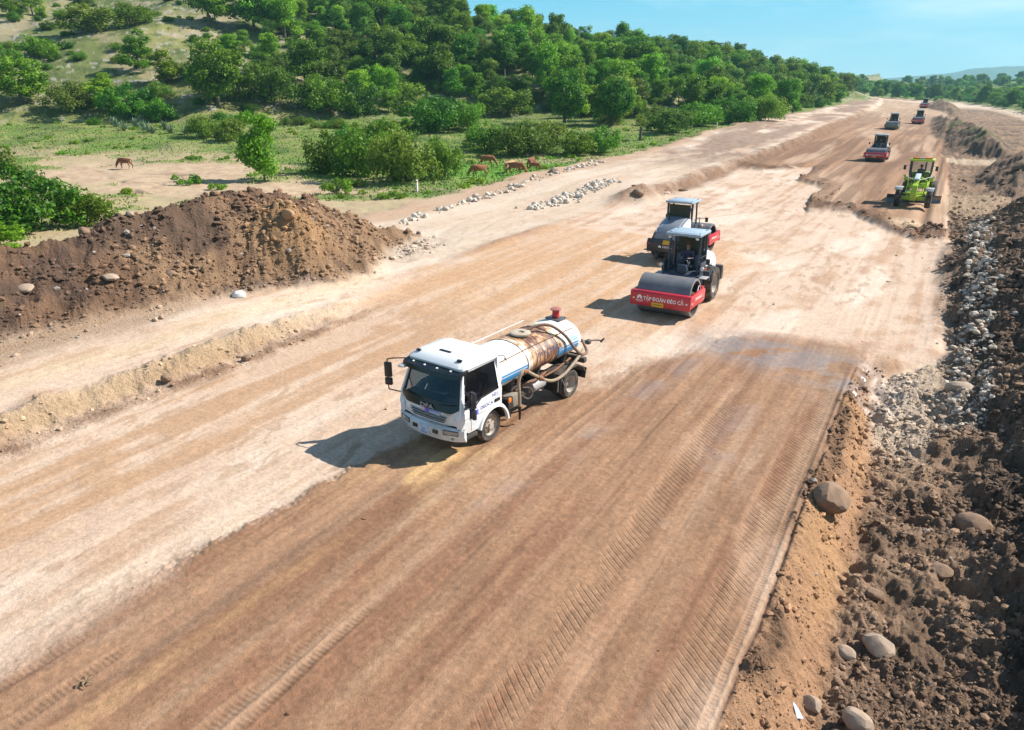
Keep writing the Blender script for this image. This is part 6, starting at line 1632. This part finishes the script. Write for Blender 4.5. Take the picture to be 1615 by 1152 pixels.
boulder(-.32, 10.2, .15, M_STONE2, 'round pale stone beside the white plastic shard', 405)
boulder(.36, 10.15, .22, M_STONE2, 'pale angular boulder at the bottom right of the picture', 406, 0, .8)
boulder(1.9, 17.2, .36, M_STONE3, 'brown boulder half buried in the right soil heap', 407, -.1, .7)
boulder(.25, 13.6, .17, M_STONE3, 'brown stone above the grey boulder pair in the dug ground', 408)
boulder(-.15, 17.6, .14, M_STONE3, 'small dark stone below the large dark brown boulder on the bank', 409)
boulder(1.50, 24.4, .34, mat('tan_rock', (.38, .29, .22), .9, dirt=.3, scale=2, bump=.4), 'big tan block lying in the white rubble on the right', 410, 0, .8, .4)
boulder(-24.2, 19.5, .27, M_STONEW, 'white rock at the foot of the left soil heap', 411, 0, .7)
boulder(-29.9, 17.0, .26, M_STONE3, 'brown rock on the crest of the left soil heap, left of two', 412)
boulder(-29.4, 18.8, .18, M_STONE2, 'grey rock on the crest of the left soil heap, right of two', 413)
boulder(-27.4, 16.2, .36, M_STONE2, 'flat grey slab low on the face of the left soil heap', 414, -.1, .4)
boulder(-26.6, 18.4, .33, M_STONE3, 'dark slab at the foot of the left soil heap beside the flat grey slab', 415, -.05, .5)
boulder(-28.4, 13.6, .3, M_STONE2, 'grey slab in the left soil heap near the picture edge', 416, -.05, .45)
boulder(-25.3, 23.7, .30, mat('yellow_brown_block', (.36, .22, .11), .9, dirt=.3, dirt_col=(.22, .13, .08), scale=2, bump=.5), 'large yellow-brown block in the clump before the heap peak', 417, .1, .8)
boulder(-26.2, 24.6, .22, MATS['yellow_brown_block'], 'smaller yellow-brown block behind the large one in the clump', 418, .2, .8)
boulder(-20.3, 54.6, .42, M_STONE3, 'brown rock in front of the soil clump near the left rubble', 419)
boulder(-19.5, 63.6, .36, M_STONE3, 'dark rock on the cut edge left of the roller seen from behind', 420)
boulder(-33.0, 65.2, .55, M_STONE2, 'grey rock at the end of the rubble row beside the cow pasture', 421)
boulder(-19.4, 12.6, .17, M_STONE3, 'dark stone on the yellow ledge at the left, left of two', 422, .05)
boulder(-18.9, 15.2, .16, M_STONE3, 'dark stone on the yellow ledge at the left, right of two', 423, .05)

def rubble(parent_name, spots, smin, smax, seed, label):
    """a strip of picked-up stones: every stone a piece of the strip"""
    rs = np.random.RandomState(seed); x, y = spots; z = zat(x, y)
    sz = smin + (smax - smin) * rs.rand(len(x)) ** 2
    root = empty(parent_name, (0, 0, 0)); tag(root, label, 'rubble')
    for k in range(len(x)):
        o = bpy.data.objects.new('stone', STONES[k % len(STONES)]); C.objects.link(o); o.parent = root
        o.location = (x[k], y[k], z[k] + sz[k] * .35); o.scale = (sz[k],) * 3; o.rotation_euler = (rs.uniform(-.5, .5), rs.uniform(-.5, .5), rs.uniform(0, 6.28))
rs_ = np.random.RandomState(31)
yy = rs_.uniform(38, 78, 150); rubble('rubble_row', (np.interp(yy, [38, 52, 66, 78], [-30.6, -32.1, -32.6, -33.2]) + rs_.normal(0, .40, 150), yy), .10, .34, 1, 'row of pale stones along the grass edge of the haul road')
yy = rs_.uniform(47.5, 63, 180); rubble('rubble_row', (-25.8 + rs_.normal(0, .55, 180), yy), .12, .36, 2, 'heaped row of white stones on the right of the haul road')
yy = rs_.uniform(22.3, 53, 160); xx = np.interp(yy, [20, 24, 30, 45, 52], [1.3, 1.8, 1.85, 2.15, 2.5]) + rs_.normal(0, .30, 160); rubble('rubble_strip', (xx, yy),   .05, .24, 3, 'strip of white broken stones along the right edge of the pale road')

def clods():
    """loose lumps of soil and small stones over the dug ground"""
    rs = np.random.RandomState(41)
    def near_y(n, y0, y1): return y0 * np.exp(rs.rand(n) * math.log(y1 / y0))
    n1_, n2_, n3_ = 62000, 34000, 60000
    ya = near_y(n1_, 6.5, 62); xa = -1.5 + rs.rand(n1_) ** 1.2 * (3.6 + ya * .09)
    yb = rs.uniform(2, 37, n2_); xb = rs.uniform(-34, -21, n2_)
    cyc = near_y(n3_, 7, 75); cxc = rs.uniform(-.8, .8, n3_) * cyc
    x = np.concatenate([xa, xb, c30 * cxc - s30 * cyc]); y = np.concatenate([ya, yb, s30 * cxc + c30 * cyc]); cy = -s30 * x + c30 * y; n = len(x)
    z, col, mask, reg = terrain(x, y)
    rub = (np.abs(x - np.interp(y, [20, 24, 30, 45, 60], [1.4, 1.85, 1.9, 2.2, 2.6])) < .5) & (y > 22) & (y < 56)
    rub |= ((np.abs(x + 25.8) < .9) & (y > 46) & (y < 64)) | ((np.abs(x - np.interp(y, [38, 52, 66, 78], [-30.6, -32.1, -32.6, -33.2])) < .7) & (y > 36) & (y < 80))
    ok = (rs.rand(n) < np.clip(mask[:, 0] - .25, .003, 1) * np.where(reg >= 10, .75, .62) * ss(.26, .58, fbm(x * .7, y * .7, 141, 3))) & (reg != 2) & (reg != 3) | (rub & (rs.rand(n) < .14))
    x, y, z, col, cy, rub, mk = x[ok], y[ok], z[ok], col[ok], cy[ok], rub[ok], mask[ok, 0]; n = len(x)
    sz = (.013 + .0018 * cy) * (rs.pareto(2.3, n) * .6 + .45); sz = np.minimum(sz, .035 + .0038 * cy) * np.where(mk < .3, .55, 1)
    bm = bmesh.new(); bmesh.ops.create_icosphere(bm, subdivisions=1, radius=1); bm.verts.ensure_lookup_table()
    P = np.array([v.co[:] for v in bm.verts], np.float32); Fi = np.array([[v.index for v in f.verts] for f in bm.faces]); bm.free()
    nv = len(P)
    an = rs.rand(n) * 6.28; ca, sa = np.cos(an), np.sin(an)
    J = P[None] * rs.uniform(.62, 1.25, (n, nv, 1)); S = np.stack([rs.uniform(.8, 1.5, n), rs.uniform(.7, 1.1, n), rs.uniform(.5, .9, n)], 1)[:, None, :]
    J = J * S * sz[:, None, None]
    V = np.stack([J[..., 0] * ca[:, None] - J[..., 1] * sa[:, None] + x[:, None], J[..., 0] * sa[:, None] + J[..., 1] * ca[:, None] + y[:, None], J[..., 2] + z[:, None] + sz[:, None] * .25], -1).reshape(-1, 3)
    F = (Fi[None] + (np.arange(n) * nv)[:, None, None]).reshape(-1, 3)
    print('CLODS', n); me = np_mesh('loose_clods', V, F, False)
    c = col * rs.uniform(.75, 1.45, n)[:, None]
    st = rs.rand(n) < .02; c[st] = np.array([.36, .31, .27]) * rs.uniform(.8, 1.2, st.sum())[:, None]
    c[rub] = np.array([.56, .48, .39]) * rs.uniform(.6, 1.25, rub.sum())[:, None]
    vcol(me, 'Col', np.repeat(np.clip(c, .02, .75), nv, 0)); vcol(me, 'Mask', np.tile(np.array([[.25, 0, 0, 0]], np.float32), (len(V), 1)))
    tag(link('loose_clods', me, MAT_EARTH), kind='stuff'); print('clods', n)
clods()

# ------------------------------------------------------------------ cows
def cow_mesh(seed, calf=False):
    J = {'pelvis': (-.55, 0, 1.0, .27, .27), 'belly': (-.10, 0, .93, .33, .35), 'chest': (.38, 0, .95, .27, .33), 'withers': (.62, 0, 1.0, .18, .25), 'neck': (.84, 0, .74, .13, .18), 'poll': (1.02, 0, .46, .10, .12), 'nose': (1.14, 0, .20, .065, .06), 'lip': (1.15, 0, .11, .05, .045), 'tail1': (-.80, 0, 1.08, .035), 'tail2': (-.88, 0, .80, .022), 'tail3': (-.88, 0, .45, .03)}
    E = [('pelvis', 'belly'), ('belly', 'chest'), ('chest', 'withers'), ('withers', 'neck'), ('neck', 'poll'), ('poll', 'nose'), ('nose', 'lip'), ('pelvis', 'tail1'), ('tail1', 'tail2'), ('tail2', 'tail3')]
    for s_, n in ((1, 'l'), (-1, 'r')):
        o = .10 * s_
        J[n + 'st'] = (-.50, s_ * .17, .72, .11, .10); J[n + 'ho'] = (-.72 + o, s_ * .16, .42, .05); J[n + 'pa'] = (-.66 + o, s_ * .16, .16, .036); J[n + 'hf'] = (-.63 + o, s_ * .16, .03, .048)
        J[n + 'el'] = (.42, s_ * .16, .68, .085); J[n + 'kn'] = (.44 - o, s_ * .15, .38, .048); J[n + 'fa'] = (.43 - o, s_ * .15, .15, .034); J[n + 'ff'] = (.45 - o, s_ * .15, .03, .046)
        E += [('pelvis', n + 'st'), (n + 'st', n + 'ho'), (n + 'ho', n + 'pa'), (n + 'pa', n + 'hf'), ('chest', n + 'el'), (n + 'el', n + 'kn'), (n + 'kn', n + 'fa'), (n + 'fa', n + 'ff')]
    return skin_body('cow', J, E, 2)
COW = cow_mesh(1)
co = np.zeros(len(COW.vertices) * 3, np.float32); COW.vertices.foreach_get('co', co); co = co.reshape(-1, 3)
COW_MATS = {}
def cow(x, y, deg, scale, base, label):
    key = base
    if key not in COW_MATS:
        me = COW.copy(); c = np.tile(np.array(base, np.float32), (len(co), 1))
        c[co[:, 2] < .30] *= .8; bel = (co[:, 2] < .78) & (np.abs(co[:, 0]) < .4); c[bel] = c[bel] * 1.25 + .03
        c[(co[:, 0] > 1.10) & (co[:, 2] < .2)] *= .35; c[(co[:, 2] < .07) & (co[:, 0] < .9)] = (.03, .025, .02); c[(co[:, 0] < -.8) & (co[:, 2] < .62)] *= .4
        vcol(me, 'Col', c); me.materials.append(M_PAINTED); COW_MATS[key] = me
    o = link('cow', COW_MATS[key]); o.location = (x, y, zat(x, y) - .01); o.rotation_euler = (0, 0, math.radians(deg)); o.scale = (scale,) * 3
    for s_ in (1, -1):
        e = MB(); e.loft([[(1.0, s_ * .08, .53), (1.02, s_ * .08, .50), (1.04, s_ * .08, .53), (1.02, s_ * .08, .56)], [(.98, s_ * .20, .55), (1.01, s_ * .20, .50), (1.04, s_ * .20, .54), (1.01, s_ * .20, .58)], [(.99, s_ * .27, .53), (1.0, s_ * .27, .52), (1.01, s_ * .27, .53), (1.0, s_ * .27, .54)]]); e.build('ear', mat('cow_ear', (.22, .085, .045), .8), o)
        h = MB(); h.tube(bez([(.97, s_ * .06, .56), (.96, s_ * .13, .66), (1.0, s_ * .15, .74)], 6), [.024, .022, .02, .017, .014, .011, .008, .006, .005][:len(bez([(0, 0, 0), (0, 0, 1), (0, 1, 1)], 6))], 6); h.build('horn', mat('horn', (.35, .3, .22), .5), o)
    tag(o, label, 'cow', 'cows grazing on the field')
BR, DK, PL = (.30, .105, .045), (.20, .065, .03), (.46, .26, .13)
cow(-78.4, 50.6, 200, 1.0, DK, 'lone brown cow grazing on the sandy ground on the left')
cow(-39.1, 61.4, 225, 1.02, BR, 'brown cow grazing with its head to the left, nearest the thicket')
cow(-44.2, 71.0, 20, 1.05, BR, 'brown cow grazing at the back of the herd, head to the right')
cow(-36.9, 64.6, 10, 1.08, BR, 'brown cow in the middle of the herd on bright grass')
cow(-38.6, 66.4, 80, 1.0, PL, 'pale tan cow behind the middle brown cow')
cow(-38.4, 70.6, 95, 1.0, DK, 'dark brown cow on the right seen from behind')
cow(-37.2, 69.0, 15, .72, BR, 'small brown calf at the right end of the herd')

# ------------------------------------------------------------------ posts and litter
def marker_post(x, y, h, label):
    p = MB(); p.box((0, 0, h / 2 - .1), (.16, .16, h + .2), .02); o = p.build('marker_post', mat('white_concrete', (.72, .70, .66), .8, dirt=.3)); o.location = (x, y, zat(x, y))
    b = MB(); b.box((0, 0, h - .16), (.165, .165, .10), .004); b.build('painted_band', M_RED, o); tag(o, label, 'post', 'white marker posts')
marker_post(-38.8, 51.0, 1.0, 'white marker post on the verge near the thicket left of the cows')
marker_post(-34.2, 127.0, 1.1, 'white marker post on the far verge before the wooded hill')
st = empty('tree_stump', (-39.9, 106.9, zat(-39.9, 106.9))); tag(st, 'thin dark stump with a small grey-green tuft beside the far haul road', 'stump')
p = MB(); p.tube([(0, 0, -.3), (.03, 0, 1.0), (0, .05, 1.9)], [.28, .22, .18], 8); p.build('trunk', M_BARK, st)
rs = np.random.RandomState(3); link('crown', crown_mesh('crown', rs, [(0, 0, 2.9, .9, .8), (.6, .2, 2.5, .6, .4), (-.5, .1, 3.1, .6, .4)], 500, .26, M_LEAF3), None, st)
lt = MB(); lt.loft([[(0, -.05, .0), (.02, .05, .0), (0, .05, .03), (-.02, -.05, .03)], [(.15, -.03, .05), (.16, .03, .04), (.15, .03, .07), (.14, -.03, .07)], [(.30, -.004, .06), (.30, .004, .06), (.30, .004, .065), (.30, -.004, .065)]]); o = lt.build('plastic_shard', M_PALEBLUE); o.location = (-.45, 9.75, zat(-.45, 9.75) + .01); o.rotation_euler = (0, -.1, 2.2); tag(o, 'pointed white plastic shard on the dug ground at the bottom right', 'litter')
tw = MB()
for k in range(5):
    a = k * 1.3; tw.tube(bez([(0, 0, .02), (.07 * math.cos(a), .07 * math.sin(a), .06), (.13 * math.cos(a + .5), .13 * math.sin(a + .5), .015)], 6), [.02, .018, .016, .015, .013, .012, .01, .008, .006][:len(bez([(0, 0, 0), (0, 0, 1), (0, 1, 1)], 6))], 6)
o = tw.build('dry_twig', mat('dry_wood', (.24, .17, .10), .9, var=.3)); o.location = (-9.81, 4.2, zat(-9.81, 4.2)); tag(o, 'curled dry twig lying on the red soil at the bottom left', 'twig')

# ------------------------------------------------------------------ distant mountains, plain and air
def mountain(name, pts, depth, seed):
    """ridge along camera-aligned (right, forward, height)"""
    rs = np.random.RandomState(seed); n = 90; t_ = np.linspace(0, 1, n); P = np.array(pts, float)
    u = np.linspace(0, 1, len(P)); cx = np.interp(t_, u, P[:, 0]); cy = np.interp(t_, u, P[:, 1]); h = np.interp(t_, u, P[:, 2])
    h = h * (1 + .35 * (fbm(t_ * 9, t_ * 0, seed, 4) - .5)); rows = []
    for k, q in enumerate(np.linspace(-1, 1, 13)):
        prof = (1 - abs(q)) ** 1.2; yy_ = cy + q * depth; zz = h * prof * (1 + .4 * (fbm(t_ * 14, t_ * 0 + q * 3, seed + 1, 3) - .5)) - 6
        rows.append(np.stack([c30 * cx - s30 * yy_, s30 * cx + c30 * yy_, zz], 1))
    V = np.concatenate(rows); i = np.arange(len(V)).reshape(13, n); F = np.stack([i[:-1, :-1], i[:-1, 1:], i[1:, 1:], i[1:, :-1]], -1).reshape(-1, 4)
    o = link(name, np_mesh(name, V, F), mat('far_forest', (.05, .085, .035), .9, var=.3, scale=.01)); tag(o, kind='structure')
mountain('mountains', [(700, 3400, 4), (1380, 3400, 18), (1750, 3350, 58), (2100, 3300, 88), (2400, 3200, 100), (2900, 3100, 112), (3400, 3000, 74)], 500, 7)
mountain('hills', [(150, 2500, 4), (750, 2500, 14), (1130, 2500, 25), (1500, 2400, 19), (2000, 2300, 28)], 350, 9)
pl = np_mesh('plain', [(-4400, -1600, -3.0), (4400, -1600, -3.0), (4400, 5400, -3.0), (-4400, 5400, -3.0)], [(0, 1, 2, 3)], False); tag(link('plain', pl, mat('far_fields', (.08, .11, .045), .95, var=.3, scale=.02)), kind='structure')
HAZE = 0.0002
if HAZE > 0:
    hb = MB(); hb.box((0, 1900, 100), (9000, 7200, 214)); hz = bpy.data.materials.new('haze_air'); hz.use_nodes = True; t = hz.node_tree; t.nodes.clear()
    oo = N(t, 'ShaderNodeOutputMaterial'); pv = N(t, 'ShaderNodeVolumePrincipled'); pv.inputs['Color'].default_value = (.42, .84, 1.0, 1); pv.inputs['Density'].default_value = HAZE; pv.inputs['Anisotropy'].default_value = .2
    t.links.new(pv.outputs[0], oo.inputs['Volume']); ho = hb.build('haze', hz, None, 0); tag(ho, kind='stuff')
